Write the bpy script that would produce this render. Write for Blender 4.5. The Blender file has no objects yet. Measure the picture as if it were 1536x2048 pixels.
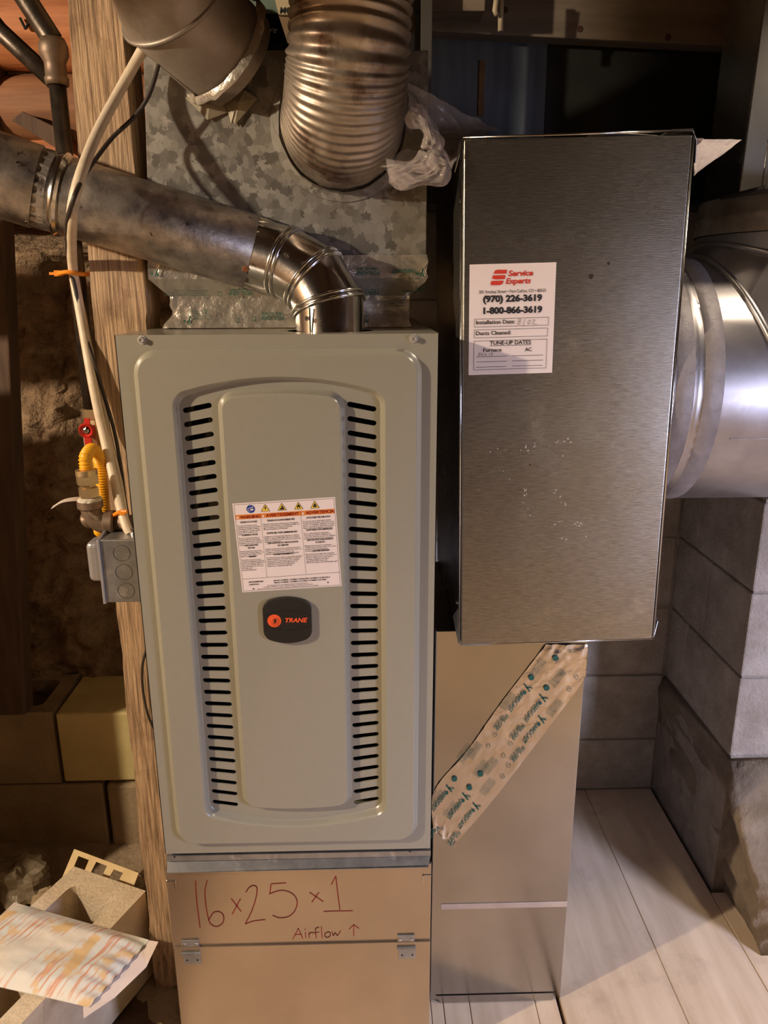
import bpy, math, random
import numpy as np
from mathutils import Vector, Matrix, noise
from mathutils.geometry import tessellate_polygon
random.seed(7)
V = Vector; PI = math.pi
C = bpy.context.scene.collection
sc = bpy.context.scene
# ------------------------------------------------------------------ camera
F = 1540.0
_y = np.array([-41/F, -443/F, 1.0]); _y /= np.linalg.norm(_y)
_z = -np.array([21/F, 5354/F, 1.0]); _z /= np.linalg.norm(_z)
_z = _z - _y*(_y@_z); _z /= np.linalg.norm(_z)
_x = np.cross(_y, _z)
R = np.array([_x, _y, _z])            # camera (right, down, forward) -> world
EYE = np.array([0, 0, 1.36])
cd = bpy.data.cameras.new('camera'); cam = bpy.data.objects.new('camera', cd); C.objects.link(cam)
cd.sensor_fit = 'VERTICAL'; cd.sensor_height = 32; cd.lens = F/2048*32; cd.clip_start = .02
m = Matrix.Identity(4)
for i in range(3):
    m[i][0] = R[i][0]; m[i][1] = -R[i][1]; m[i][2] = -R[i][2]; m[i][3] = EYE[i]
cam.matrix_world = m
sc.camera = cam
def ray(px, py): return R@np.array([(px-768)/F, (py-1024)/F, 1])
def P(px, py, Y): r = ray(px, py); return V(EYE+r*(Y/r[1]))       # point of the plane y = Y
def PZ(px, py, Z): r = ray(px, py); return V(EYE+r*((Z-EYE[2])/r[2]))
def PD(px, py, D): return V(EYE+ray(px, py)*D)
# ------------------------------------------------------------------ light
w = bpy.data.worlds.new('world'); sc.world = w; w.use_nodes = True
w.node_tree.nodes['Background'].inputs[0].default_value = (.5, .42, .36, 1)
w.node_tree.nodes['Background'].inputs[1].default_value = .02
sc.view_settings.view_transform = 'Standard'; sc.view_settings.look = 'None'
sc.view_settings.exposure = 0; sc.view_settings.gamma = 1; sc.view_settings.use_curve_mapping = False
def lamp(name, kind, loc, power, col, size=.1, target=None, sy=None, spread=None):
    l = bpy.data.lights.new(name, kind); l.energy = power; l.color = col
    if kind == 'AREA':
        l.size = size
        if sy: l.shape = 'RECTANGLE'; l.size_y = sy
        if spread: l.spread = spread
    else: l.shadow_soft_size = size
    if kind == 'SPOT': l.spot_size = math.radians(spread); l.spot_blend = .35
    o = bpy.data.objects.new(name, l); C.objects.link(o); o.location = loc
    if target is not None: o.rotation_euler = (V(target)-V(loc)).to_track_quat('-Z', 'Y').to_euler()
    return o
lamp('ceiling_bulb', 'POINT', (-2.05, .02, 1.97), 215, (1, .83, .62), .03)
lamp('daylight_opening', 'AREA', (1.85, -.35, 1.0), 15, (.60, .66, 1), .35, (.75, 1.45, .2), .5, math.radians(80))
lamp('reflector_bulb', 'SPOT', (1.0, .97, 2.08), 26, (1, .82, .62), .04, (.95, .95, 0), spread=120)
lamp('reflection_fill_spot', 'SPOT', (1.35, .0, 1.95), 100, (1, .80, .56), .04, (1.25, -.64, .45), spread=75)  # added spot, lights the unseen sheet that the return box mirrors

# ------------------------------------------------------------------ materials
def srgb(c): return tuple(((x/255)/12.92 if x/255 <= .04045 else ((x/255+.055)/1.055)**2.4) for x in c)
def mat(name, c1, c2=None, rough=.6, metal=0, scale=8, stretch=(1, 1, 1), detail=6, lo=.35, hi=.65,
        bump=0, bscale=60, bstretch=None, cells=0, rvar=0, stain=None, sscale=3, slo=.55, shi=.75,
        alpha=1, trans=0, spec=.5, bdist=.002, big=0, coat=0):
    m = bpy.data.materials.new(name); m.use_nodes = True
    n = m.node_tree.nodes; l = m.node_tree.links; b = n['Principled BSDF']
    c1 = srgb(c1); c2 = srgb(c2) if c2 else c1
    b.inputs['Metallic'].default_value = metal; b.inputs['Roughness'].default_value = rough
    b.inputs['Specular IOR Level'].default_value = spec; b.inputs['Coat Weight'].default_value = coat
    tc = n.new('ShaderNodeTexCoord')
    def mapped(st):
        mp = n.new('ShaderNodeMapping'); mp.inputs['Scale'].default_value = st
        l.new(tc.outputs['Object'], mp.inputs[0]); return mp.outputs[0]
    def ntex(st, s, d, r=.6):
        t = n.new('ShaderNodeTexNoise'); t.inputs['Scale'].default_value = s; t.inputs['Detail'].default_value = d
        t.inputs['Roughness'].default_value = r; l.new(mapped(st), t.inputs['Vector']); return t.outputs['Fac']
    def ramp(fac, a, bb, x0, x1):
        r = n.new('ShaderNodeValToRGB'); e = r.color_ramp.elements
        e[0].position = x0; e[1].position = x1; e[0].color = (*a, 1); e[1].color = (*bb, 1)
        l.new(fac, r.inputs[0]); return r.outputs[0]
    if cells:
        vt = n.new('ShaderNodeTexVoronoi'); vt.inputs['Scale'].default_value = cells
        mp = mapped((1, 1, 1)); nn = n.new('ShaderNodeTexNoise'); nn.inputs['Scale'].default_value = cells*2.5; nn.inputs['Detail'].default_value = 3
        l.new(mp, nn.inputs['Vector'])
        ad = n.new('ShaderNodeVectorMath'); ad.operation = 'MULTIPLY_ADD'; l.new(nn.outputs['Color'], ad.inputs[0])
        ad.inputs[1].default_value = (1.1/cells,)*3; l.new(mp, ad.inputs[2]); l.new(ad.outputs[0], vt.inputs['Vector'])
        sp = n.new('ShaderNodeSeparateColor'); l.new(vt.outputs['Color'], sp.inputs[0]); fac = sp.outputs[0]
    else: fac = ntex(stretch, scale, detail)
    col = ramp(fac, c1, c2, lo, hi)
    if stain:
        sf = ramp(ntex((1, 1, 1), sscale, 8, .65), (0, 0, 0), (1, 1, 1), slo, shi)
        mx = n.new('ShaderNodeMixRGB'); l.new(sf, mx.inputs[0]); l.new(col, mx.inputs[1]); mx.inputs[2].default_value = (*srgb(stain), 1)
        col = mx.outputs[0]
    l.new(col, b.inputs['Base Color'])
    if rvar:
        mr = n.new('ShaderNodeMapRange'); mr.inputs[3].default_value = max(.03, rough-rvar); mr.inputs[4].default_value = rough+rvar
        l.new(fac if cells else ntex((1, 1, 1), 5, 6), mr.inputs[0]); l.new(mr.outputs[0], b.inputs['Roughness'])
    last = None
    if bump:
        bp = n.new('ShaderNodeBump'); bp.inputs['Strength'].default_value = bump; bp.inputs['Distance'].default_value = bdist
        l.new(ntex(bstretch or stretch, bscale, 5), bp.inputs['Height']); last = bp
    if big:
        bp = n.new('ShaderNodeBump'); bp.inputs['Strength'].default_value = big; bp.inputs['Distance'].default_value = .02
        l.new(ntex((1, 1, 1), 5, 2), bp.inputs['Height'])
        if last: l.new(last.outputs[0], bp.inputs['Normal'])
        last = bp
    if last: l.new(last.outputs[0], b.inputs['Normal'])
    if trans: b.inputs['Transmission Weight'].default_value = trans
    if alpha < 1: b.inputs['Alpha'].default_value = alpha
    return m
PAINT = mat('furnace_paint', (151, 147, 131), (149, 145, 129), .30, 0, 90, spec=.9, coat=.25)
SPANGLE = mat('spangled_zinc', (112, 109, 103), (158, 154, 145), .44, .5, cells=80, lo=.0, hi=1, rvar=.12, stain=(140, 131, 118), sscale=6, slo=.42, shi=.85, bump=.2, bscale=70)
GALV = mat('galvanized_sheet', (160, 157, 152), (182, 179, 174), .27, .95, 6, bump=.25, bscale=400, bdist=.0003, big=.06, rvar=.05)
GALVBOX = mat('box_sheet_steel', (136, 133, 125), (168, 164, 155), .28, .94, 60, stretch=(1, 1, 8), detail=10, lo=.3, hi=.7, bump=.5, bscale=60, bstretch=(1, 1, 14), bdist=.0005, big=.08, rvar=.09, stain=(186, 182, 172), sscale=9, slo=.60, shi=.78)
GALVLOW = mat('return_duct_sheet', (168, 165, 161), (182, 178, 174), .22, 1, 4, bump=.2, bscale=300, bdist=.0003, big=.07, rvar=.04)
PIPE = mat('vent_pipe_zinc', (132, 125, 122), (204, 197, 188), .38, .75, 26, detail=12, lo=.36, hi=.64, rvar=.14, stain=(84, 72, 62), sscale=55, slo=.64, shi=.68, bump=.3, bscale=160)
SHINY = mat('bright_galvanized', (196, 194, 192), (216, 214, 212), .17, 1, 20, rvar=.05, bump=.15, bscale=60)
DARKZ = mat('dull_duct_metal', (134, 122, 110), (166, 156, 144), .5, .55, 9, detail=7, rvar=.1, stain=(104, 86, 68), sscale=6)
FLEX = mat('corrugated_aluminium', (150, 138, 124), (184, 172, 158), .42, .75, 12, detail=9, stain=(84, 56, 38), sscale=11, slo=.50, shi=.66, rvar=.14)
ROUND = mat('round_duct_sheet', (158, 154, 154), (182, 178, 178), .36, .9, 9, detail=8, rvar=.1, stain=(196, 192, 190), sscale=8, slo=.55, shi=.75, big=.05)
DUCTTAPE = mat('grey_duct_tape', (122, 114, 110), (142, 134, 130), .5, .1, 30, bump=.6, bscale=60, bdist=.002)
FOIL = mat('foil_tape', (196, 188, 174), (216, 208, 196), .27, .75, 12, bump=.9, bscale=38, bdist=.004, rvar=.08, big=.3)
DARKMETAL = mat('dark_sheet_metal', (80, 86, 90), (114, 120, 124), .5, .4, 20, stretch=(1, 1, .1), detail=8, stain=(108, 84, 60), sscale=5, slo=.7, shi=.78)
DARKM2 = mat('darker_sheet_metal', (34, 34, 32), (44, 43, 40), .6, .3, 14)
IRON = mat('iron_pipe', (62, 54, 48), (88, 78, 68), .38, .7, 40, bump=.2, bscale=90)
IRONF = mat('malleable_iron', (112, 94, 78), (132, 112, 94), .5, .5, 40, bump=.3, bscale=300, bdist=.0006)
HEX = mat('screw_zinc', (206, 202, 194), None, .35, .5)
BRASS = mat('brass', (206, 178, 132), (222, 198, 154), .3, .8, 30)
YELLOW = mat('yellow_coating', (238, 170, 20), (248, 184, 34), .4, 0, 30)
RED = mat('red_handle', (196, 44, 30), (186, 36, 26), .4)
WHITE = mat('white_plastic', (226, 218, 206), (214, 204, 190), .45, 0, 20)
BLACKP = mat('black_plastic', (30, 27, 25), (38, 35, 33), .45)
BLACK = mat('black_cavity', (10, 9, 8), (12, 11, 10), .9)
CABLE = mat('cream_cable', (212, 194, 168), (226, 210, 186), .42, 0, 60)
WIRE = mat('dark_wire', (48, 38, 32), (60, 50, 42), .5)
ORANGE = mat('orange_tie', (240, 140, 30), (246, 150, 40), .4)
STEEL = mat('stamped_steel', (150, 150, 148), (172, 172, 170), .34, .75, 40, cells=0, rvar=.06, stain=(196, 194, 190), sscale=30, slo=.6, shi=.7)
COVER = mat('cover_grey', (168, 166, 168), (178, 176, 178), .35, .5)
POSTW = mat('weathered_post', (124, 98, 72), (194, 162, 126), .78, 0, 40, stretch=(5, 5, .22), detail=11, lo=.34, hi=.60, bump=1, bscale=45, bstretch=(5, 5, .22), bdist=.003, stain=(112, 82, 56), sscale=9, slo=.56, shi=.75)
LOGW = mat('orange_log', (150, 88, 50), (196, 126, 78), .65, 0, 8, stretch=(.5, 3, 5), detail=7, bump=.5, bscale=12, bstretch=(.5, 3, 5), bdist=.004)
DARKW = mat('old_timber', (74, 54, 40), (96, 72, 54), .8, 0, 10, stretch=(4, 4, .5), bump=.5, bscale=20, bdist=.003)
BEAMW = mat('grey_beam', (112, 98, 82), (140, 124, 106), .75, 0, 9, stretch=(.5, 4, 4), detail=8, bump=.4, bscale=16, bstretch=(.4, 4, 5), stain=(84, 62, 44), sscale=5, slo=.6, shi=.72)
PLANK = mat('floor_board', (200, 175, 145), (222, 198, 168), .55, 0, 5, stretch=(5, .5, 1), detail=8, bump=.3, bscale=14, bstretch=(6, .6, 1), bdist=.002, stain=(168, 146, 122), sscale=6, slo=.55, shi=.8)
CMU = mat('concrete_block', (146, 134, 118), (172, 160, 144), .9, 0, 14, detail=9, bump=1, bscale=130, bdist=.004, stain=(120, 104, 86), sscale=5, slo=.5, shi=.8)
CMUL = mat('tan_block', (140, 118, 90), (164, 142, 110), .9, 0, 10, detail=8, bump=.8, bscale=90, bdist=.003)
REARB = mat('rear_block', (112, 102, 88), (128, 118, 102), .9, 0, 6)
CMUY = mat('yellow_painted_block', (196, 176, 118), (208, 188, 130), .7, 0, 10, bump=.5, bscale=120, bdist=.002)
CMUW = mat('debris_block', (208, 188, 158), (226, 208, 180), .9, 0, 20, detail=9, bump=1, bscale=150, bdist=.003)
MORTAR = mat('mortar', (128, 115, 100), (150, 137, 121), .95, 0, 20, detail=9, bump=1, bscale=60, bdist=.006)
SMEAR = mat('smeared_mortar', (100, 86, 68), (128, 112, 92), .9, 0, 9, detail=8, bump=1, bscale=26, bdist=.008)
DIRT = mat('dry_dirt', (124, 98, 72), (172, 142, 110), .95, 0, 22, detail=12, bump=1, bscale=40, bdist=.02)
GROUND = mat('dusty_ground', (130, 110, 86), (160, 138, 110), .95, 0, 16, detail=12, bump=1, bscale=50, bdist=.01)
STONE = mat('tan_stone', (176, 150, 112), (204, 180, 142), .9, 0, 14, detail=9, bump=1, bscale=40, bdist=.006)
PAPER = mat('sticker_paper', (232, 218, 212), (236, 222, 216), .5)
INK = mat('black_ink', (28, 26, 28), None, .6)
PENCIL = mat('pencil', (100, 96, 96), None, .6)
REDINK = mat('red_marker', (128, 36, 28), (140, 44, 34), .6)
LOGORED = mat('red_print', (206, 58, 38), None, .5)
LOGOOR = mat('orange_print', (240, 92, 44), None, .5)
WARNOR = mat('orange_band', (226, 132, 52), None, .5)
YEL = mat('yellow_print', (240, 200, 70), None, .5)
BLUE = mat('blue_print', (30, 56, 140), None, .5)
WHITEP = mat('white_print', (236, 230, 224), None, .5)
GREENP = mat('green_print', (20, 84, 70), None, .5)
TEAL = mat('teal_enamel', (98, 112, 100), (108, 122, 110), .4)
CREAM = mat('cream_enamel', (182, 164, 130), (190, 172, 138), .4)
BAG = mat('clear_plastic_bag', (220, 206, 198), (232, 220, 212), .2, 0, 20, alpha=.33, spec=.8, bump=.5, bscale=25, bdist=.004)
WRAP = mat('milky_plastic', (176, 164, 160), (192, 180, 176), .4, 0, 20, bump=.4, bscale=30)
CARD = mat('cardboard', (206, 180, 130), (220, 196, 148), .8, 0, 20)
CLEARP = mat('crumpled_film', (120, 106, 84), (160, 146, 122), .25, 0, 14, bump=.8, bscale=20, bdist=.01, alpha=.85)
def env_mat():
    m = mat('mailer_print', (232, 222, 204), (214, 220, 218), .6, 0, 9)
    n = m.node_tree.nodes; l = m.node_tree.links; b = n['Principled BSDF']
    src = b.inputs['Base Color'].links[0].from_socket
    def nt(rot, sc_, scale, lo, hi, det=3):
        tc = n.new('ShaderNodeTexCoord'); mp = n.new('ShaderNodeMapping'); mp.vector_type = 'TEXTURE'
        mp.inputs['Rotation'].default_value = (0, 0, math.radians(rot)); mp.inputs['Scale'].default_value = sc_; l.new(tc.outputs['Object'], mp.inputs[0])
        t = n.new('ShaderNodeTexNoise'); t.inputs['Scale'].default_value = scale; t.inputs['Detail'].default_value = det; l.new(mp.outputs[0], t.inputs['Vector'])
        r = n.new('ShaderNodeValToRGB'); r.color_ramp.elements[0].position = lo; r.color_ramp.elements[1].position = hi; l.new(t.outputs['Fac'], r.inputs[0]); return r.outputs[0]
    st = nt(60, (.09, .007, 1), 1, .50, .60); pa = nt(0, (1, 1, 1), 14, .42, .56, 4)
    mu = n.new('ShaderNodeMath'); mu.operation = 'MULTIPLY'; l.new(st, mu.inputs[0]); l.new(pa, mu.inputs[1])
    mx = n.new('ShaderNodeMixRGB'); l.new(mu.outputs[0], mx.inputs[0]); l.new(src, mx.inputs[1]); mx.inputs[2].default_value = (*srgb((214, 160, 132)), 1)
    m2 = n.new('ShaderNodeMixRGB'); l.new(nt(0, (1, 1, 1), 22, .58, .66, 3), m2.inputs[0]); l.new(mx.outputs[0], m2.inputs[1]); m2.inputs[2].default_value = (*srgb((222, 190, 140)), 1)
    l.new(m2.outputs[0], b.inputs['Base Color']); return m
MAILER = env_mat()

# ------------------------------------------------------------------ mesh helpers
ORG = {}
def tag(o, label=None, cat=None, group=None, kind=None):
    if label: o['label'] = label
    if cat: o['category'] = cat
    if group: o['group'] = group
    if kind: o['kind'] = kind
    return o
def thing(name, loc, label, cat, group=None):
    o = bpy.data.objects.new(name, None); o.empty_display_size = .05; C.objects.link(o); o.location = loc
    ORG[o.name] = V(loc); return tag(o, label, cat, group)
class MB:
    def __init__(s): s.v = []; s.f = []
    def add(s, vs, fs):
        k = len(s.v); s.v += [tuple(p) for p in vs]; s.f += [tuple(i+k for i in f) for f in fs]; return s
    def box(s, a, b, rot=None, piv=None):
        x0, y0, z0 = a; x1, y1, z1 = b
        vs = [V(p) for p in ((x0, y0, z0), (x1, y0, z0), (x1, y1, z0), (x0, y1, z0), (x0, y0, z1), (x1, y0, z1), (x1, y1, z1), (x0, y1, z1))]
        if rot is not None:
            pv = V(piv) if piv else (V(a)+V(b))/2; vs = [pv+rot@(p-pv) for p in vs]
        return s.add(vs, [(0, 3, 2, 1), (4, 5, 6, 7), (0, 1, 5, 4), (1, 2, 6, 5), (2, 3, 7, 6), (3, 0, 4, 7)])
    def hexa(s, lo, hi):      # two quads (lists of 4) bridged
        return s.add(list(lo)+list(hi), [(0, 3, 2, 1), (4, 5, 6, 7), (0, 1, 5, 4), (1, 2, 6, 5), (2, 3, 7, 6), (3, 0, 4, 7)])
    def rings(s, rings, closed=False, cap0=False, cap1=False, wrap=True):
        n = len(rings[0]); vs = [p for r in rings for p in r]; fs = []; m = len(rings)
        for i in range(m if closed else m-1):
            j = (i+1) % m
            for k in range(n if wrap else n-1):
                q = (k+1) % n; fs.append((i*n+k, i*n+q, j*n+q, j*n+k))
        if cap0: fs.append(tuple(range(n))[::-1])
        if cap1: fs.append(tuple((m-1)*n+k for k in range(n)))
        return s.add(vs, fs)
    def tube(s, pts, r, seg=12, cap=True, closed=False, rfun=None, flat=1):
        pts = [V(p) for p in pts]; n = len(pts); tt = []
        for i in range(n):
            a = pts[(i-1) % n] if (i or closed) else pts[i]; b = pts[(i+1) % n] if (i < n-1 or closed) else pts[i]
            tt.append((b-a).normalized())
        u = tt[0].orthogonal().normalized()
        if abs(tt[0].z) < .9: u = (V((0, 0, 1))-tt[0]*tt[0].z).normalized()
        rr = []
        for i in range(n):
            if i: u = (tt[i-1].rotation_difference(tt[i]))@u; u = (u-tt[i]*u.dot(tt[i])).normalized()
            v = tt[i].cross(u); ri = r[i] if isinstance(r, (list, tuple)) else r
            rr.append([pts[i]+(u*math.cos(2*PI*k/seg)*flat+v*math.sin(2*PI*k/seg))*(ri*(rfun(i, k) if rfun else 1)) for k in range(seg)])
        return s.rings(rr, closed, cap and not closed, cap and not closed)
    def build(s, name, mat, parent=None, smooth=False, bevel=0, bseg=2, kind=None, label=None, cat=None, group=None, solid=0, base=None, autosm=None):
        me = bpy.data.meshes.new(name); off = V((0, 0, 0))
        if parent is None:
            a = np.array(s.v); off = V(((a[:, 0].min()+a[:, 0].max())/2, (a[:, 1].min()+a[:, 1].max())/2, a[:, 2].min())) if base is None else V(base)
            me.from_pydata([tuple(V(p)-off) for p in s.v], [], s.f)
        else: me.from_pydata(s.v, [], s.f)
        me.materials.append(mat); me.validate()
        if smooth or autosm: me.polygons.foreach_set('use_smooth', [True]*len(me.polygons))
        if autosm: me.set_sharp_from_angle(angle=math.radians(autosm))
        me.update(); o = bpy.data.objects.new(name, me); C.objects.link(o)
        if parent: o.parent = parent; o.location = -ORG[parent.name]; ORG[o.name] = V((0, 0, 0))
        else: o.location = off; ORG[o.name] = off
        if solid: q = o.modifiers.new('solid', 'SOLIDIFY'); q.thickness = solid; q.offset = 0
        if bevel: q = o.modifiers.new('bevel', 'BEVEL'); q.width = bevel; q.segments = bseg; q.limit_method = 'ANGLE'
        return tag(o, label, cat, group, kind)
def spline(pts, n=8):
    pts = [V(p) for p in pts]; q = [pts[0]*2-pts[1]]+pts+[pts[-1]*2-pts[-2]]; out = []
    for i in range(1, len(q)-2):
        for k in range(n):
            t = k/n; out.append(.5*((2*q[i])+(q[i+1]-q[i-1])*t+(2*q[i-1]-5*q[i]+4*q[i+1]-q[i+2])*t*t+(3*q[i]-q[i-1]-3*q[i+1]+q[i+2])*t**3))
    return out+[pts[-1]]
def frame(t):
    t = t.normalized(); u = (V((0, 0, 1))-t*t.z)
    u = u.normalized() if u.length > .2 else V((1, 0, 0)); u = (u-t*u.dot(t)).normalized(); return u, t.cross(u)
def lathe(mb, c, axis, prof, seg=32, mod=None, cap=False):      # prof: list of (distance along axis, radius)
    axis = V(axis).normalized(); u, v = frame(axis); c = V(c)
    rr = [[c+axis*h+(u*math.cos(2*PI*k/seg)+v*math.sin(2*PI*k/seg))*(r*(mod(i, k) if mod else 1)) for k in range(seg)] for i, (h, r) in enumerate(prof)]
    return mb.rings(rr, False, cap, cap)
def mitre(pts, r, seg=40):      # rings of a gored pipe: returns ring list
    pts = [V(p) for p in pts]; n = len(pts); t = [(pts[i+1]-pts[i]).normalized() for i in range(n-1)]
    u, v = frame(t[0]); out = []
    for i in range(n):
        ti = t[min(i, n-2)] if i else t[0]; tin = t[i-1] if i else t[0]; nn = (tin+ti).normalized()
        if i > 1: q = t[i-2].rotation_difference(t[i-1]); u = q@u; v = q@v
        ri = r[i] if isinstance(r, (list, tuple)) else r
        ring = []
        for k in range(seg):
            o = (u*math.cos(2*PI*k/seg)+v*math.sin(2*PI*k/seg))*ri
            ring.append(pts[i]+o-tin*(o.dot(nn)/tin.dot(nn)))
        out.append(ring)
    return out
def fillpoly(loops):          # loops of 2-D tuples, first outer, rest holes -> (verts, tris)
    ls = [[V((a, b, 0)) for a, b in L] for L in loops]
    tr = tessellate_polygon(ls); vs = [p for L in ls for p in L]
    return [(p.x, p.y) for p in vs], tr
def rr2(x0, x1, z0, z1, r, n=8):
    out = []
    for cx, cz, a0 in ((x1-r, z1-r, 0), (x0+r, z1-r, 90), (x0+r, z0+r, 180), (x1-r, z0+r, 270)):
        for k in range(n+1): a = math.radians(a0+90*k/n); out.append((cx+r*math.cos(a), cz+r*math.sin(a)))
    return out
def arch(x0, x1, zb, zt, sag, r, n=8, m=10):     # rounded panel whose top and bottom bow outward by sag
    cx = (x0+x1)/2; h = (x1-x0)/2; out = []
    f = lambda x: sag*(1-((x-cx)/h)**2)
    base = rr2(x0, x1, zb, zt, r, n); q = n+1
    tr, tl, bl, br = base[:q], base[q:2*q], base[2*q:3*q], base[3*q:]
    top = [(tr[-1][0]+(tl[0][0]-tr[-1][0])*k/m, zt) for k in range(1, m)]
    bot = [(bl[-1][0]+(br[0][0]-bl[-1][0])*k/m, zb) for k in range(1, m)]
    for x, z in tr+top+tl: out.append((x, z+f(x)))
    for x, z in bl+bot+br: out.append((x, z-f(x)))
    return out
_tc = {}
def text2d(s, bold=0, shear=0, res=3):
    key = (s, bold, shear, res)
    if key not in _tc:
        cu = bpy.data.curves.new('t', 'FONT'); cu.body = s; cu.size = 1; cu.offset = bold; cu.shear = shear; cu.resolution_u = res; cu.fill_mode = 'FRONT'
        ob = bpy.data.objects.new('t', cu); C.objects.link(ob); bpy.context.view_layer.update()
        me = bpy.data.meshes.new_from_object(ob.evaluated_get(bpy.context.evaluated_depsgraph_get()))
        vs = [(p.co.x, p.co.y) for p in me.vertices]; fs = [tuple(p.vertices) for p in me.polygons]
        bpy.data.objects.remove(ob); bpy.data.curves.remove(cu); bpy.data.meshes.remove(me); _tc[key] = (vs, fs)
    return _tc[key]
class Sheet:                 # a flat 2-D frame (millimetre-like units) placed in the scene
    def __init__(s, tl, tr, bl, w, h, n=None):
        s.o = V(tl); s.ex = (V(tr)-V(tl))/w; s.ey = (V(bl)-V(tl))/h
        s.n = (s.ey.cross(s.ex)).normalized() if n is None else V(n)
    def p(s, u, v, off=.0004): return s.o+s.ex*u+s.ey*v+s.n*off
    def text(s, mb, t, u, v, size, bold=0, shear=0, width=None, align='l', off=.0004, rot=0, res=3):
        vs, fs = text2d(t, bold, shear, res)
        x1 = max((a for a, b in vs), default=1); sx = size if width is None else width/x1
        dx = {'l': 0, 'c': -x1*sx/2, 'r': -x1*sx}[align]; c, n = math.cos(rot), math.sin(rot)
        mb.add([s.p(u+(a*sx+dx)*c+b*size*n, v+(a*sx+dx)*n-b*size*c, off) for a, b in vs], fs)
    def rect(s, mb, u0, v0, u1, v1, off=.0003): mb.add([s.p(u0, v0, off), s.p(u0, v1, off), s.p(u1, v1, off), s.p(u1, v0, off)], [(0, 1, 2, 3)])
    def line(s, mb, pts, wd, off=.0004):
        for (a, b), (c, d) in zip(pts, pts[1:]):
            L = math.hypot(c-a, d-b) or 1; nx, ny = -(d-b)/L*wd/2, (c-a)/L*wd/2; ex, ey = (c-a)/L*wd*.3, (d-b)/L*wd*.3
            mb.add([s.p(a-ex+nx, b-ey+ny, off), s.p(a-ex-nx, b-ey-ny, off), s.p(c+ex-nx, d+ey-ny, off), s.p(c+ex+nx, d+ey+ny, off)], [(0, 1, 2, 3)])
    def frame(s, mb, u0, v0, u1, v1, wd, off=.0004): s.line(mb, [(u0, v0), (u1, v0), (u1, v1), (u0, v1), (u0, v0)], wd, off)
    def poly(s, mb, pts, off=.0003):
        vs, tr = fillpoly([pts]); mb.add([s.p(a, b, off) for a, b in vs], tr)
    def disc(s, mb, u, v, r, off=.0003, n=24): mb.add([s.p(u+r*math.cos(2*PI*k/n), v+r*math.sin(2*PI*k/n), off) for k in range(n)], [tuple(range(n))])
def screw(parent, c, axis=(0, -1, 0), r=.004, h=.005, m=None, name='screw'):
    mb = MB(); axis = V(axis).normalized()
    lathe(mb, V(c), axis, [(0, r*1.5), (.001, r*1.45), (.0012, r)], 12)
    lathe(mb, V(c), axis, [(.001, r), (h, r*.95), (h, r*.6), (h*.8, r*.55)], 6, cap=True)
    return mb.build(name, m or SHINY, parent)
def block(parent, a, b, m=CMU, j=.004, name='concrete_block', vary=.003):
    d = [random.uniform(-vary, vary) for _ in range(2)]
    a = list(a); b = list(b)
    return MB().box(a, b).build(name, m, parent, bevel=j, bseg=2)
def nz(p, s, a, o=4): return noise.fractal(V(p)*s, 1.0, 2.0, o)*a
# ================================================================== STRUCTURE
# floor of pale boards
fl = MB().box((-.55, -1.7, -.06), (2.2, 1.90, -.022)).build('floor', DARKW, kind='structure', base=(.8, 0, -.06))
def child_of_mesh(o): ORG[o.name] = V(o.location); return o
child_of_mesh(fl)
xs = [-.365, -.16, -.03, .118, .143, .195, .326, .372, .612, .80, 1.03, 1.26, 1.49, 1.72, 1.95, 2.2]
for a, b in zip(xs, xs[1:]):
    g = .0008 if b != .372 else .003
    y1 = 1.865 if b <= .81 else 1.47
    if b < .13: y1 = 1.9
    ex = .0045 if a == .372 else 0
    MB().box((a+.0006+ex, -1.7, -.022), (b-g, y1, random.uniform(-.0012, 0))).build('plank', PLANK, fl, bevel=.0012, bseg=1)
gm = MB(); N = 110; rows = []
for j in range(N+1):
    r = []
    for i in range(N+1):
        x = -2.4+i/N*2.06; y = -1.7+j/N*3.9
        x = -2.4+(1-(1-i/N)**1.7)*2.06; y = -1.7+(1-(1-j/N)**1.0)*3.9
        h = -.018+nz((x, y, 0), 5, .018)+nz((x, y, 3), 22, .008)
        if x > -.40: h = min(h, -.004)
        if y > 1.2 and x < -.4: h += .05*min(1, (y-1.2)/.5)
        r.append((x, y, h))
    rows.append(r)
gm.rings(rows, wrap=False).build('floor_dirt', GROUND, kind='structure', smooth=True)
# ceiling with joists
ce = child_of_mesh(MB().box((-2.4, -1.7, 2.32), (2.2, 2.5, 2.36)).build('ceiling', DARKW, kind='structure', base=(0, 0, 2.32)))
MB().box((-1.06, -1.7, 1.815), (-.96, .67, 2.119)).build('added_shade_beam', DARKW, ce)  # unseen beam added to keep the bulb off the upper ducts
for k in range(9):
    x = -2.2+k*.5
    MB().box((x, -1.7, 2.12), (x+.045, 2.4, 2.319)).build('joist', DARKW, ce)
wf = child_of_mesh(MB().box((-2.45, -1.80, -.1), (2.25, -1.74, 2.36)).build('wall_front', mat('rear_wall', (72, 60, 50), (92, 78, 66), .9, 0, 3), kind='structure', base=(0, -1.77, -.1)))
for r in range(6):  # unseen blocks added on the rear wall for the box to reflect
    for k in range(5):
        x0 = .62+k*.4-(.2 if r % 2 else 0)
        block(wf, (max(.62, x0)+.004, -1.74, r*.2+.004), (min(2.2, x0+.4)-.004, -1.55, r*.2+.196), REARB)
MB().box((-2.45, -1.7, -.1), (-2.4, 2.5, 2.36)).build('wall_left', DIRT, kind='structure')
MB().box((2.2, -1.7, -.1), (2.25, 2.5, 2.36)).build('wall_outer', CMU, kind='structure')
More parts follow.
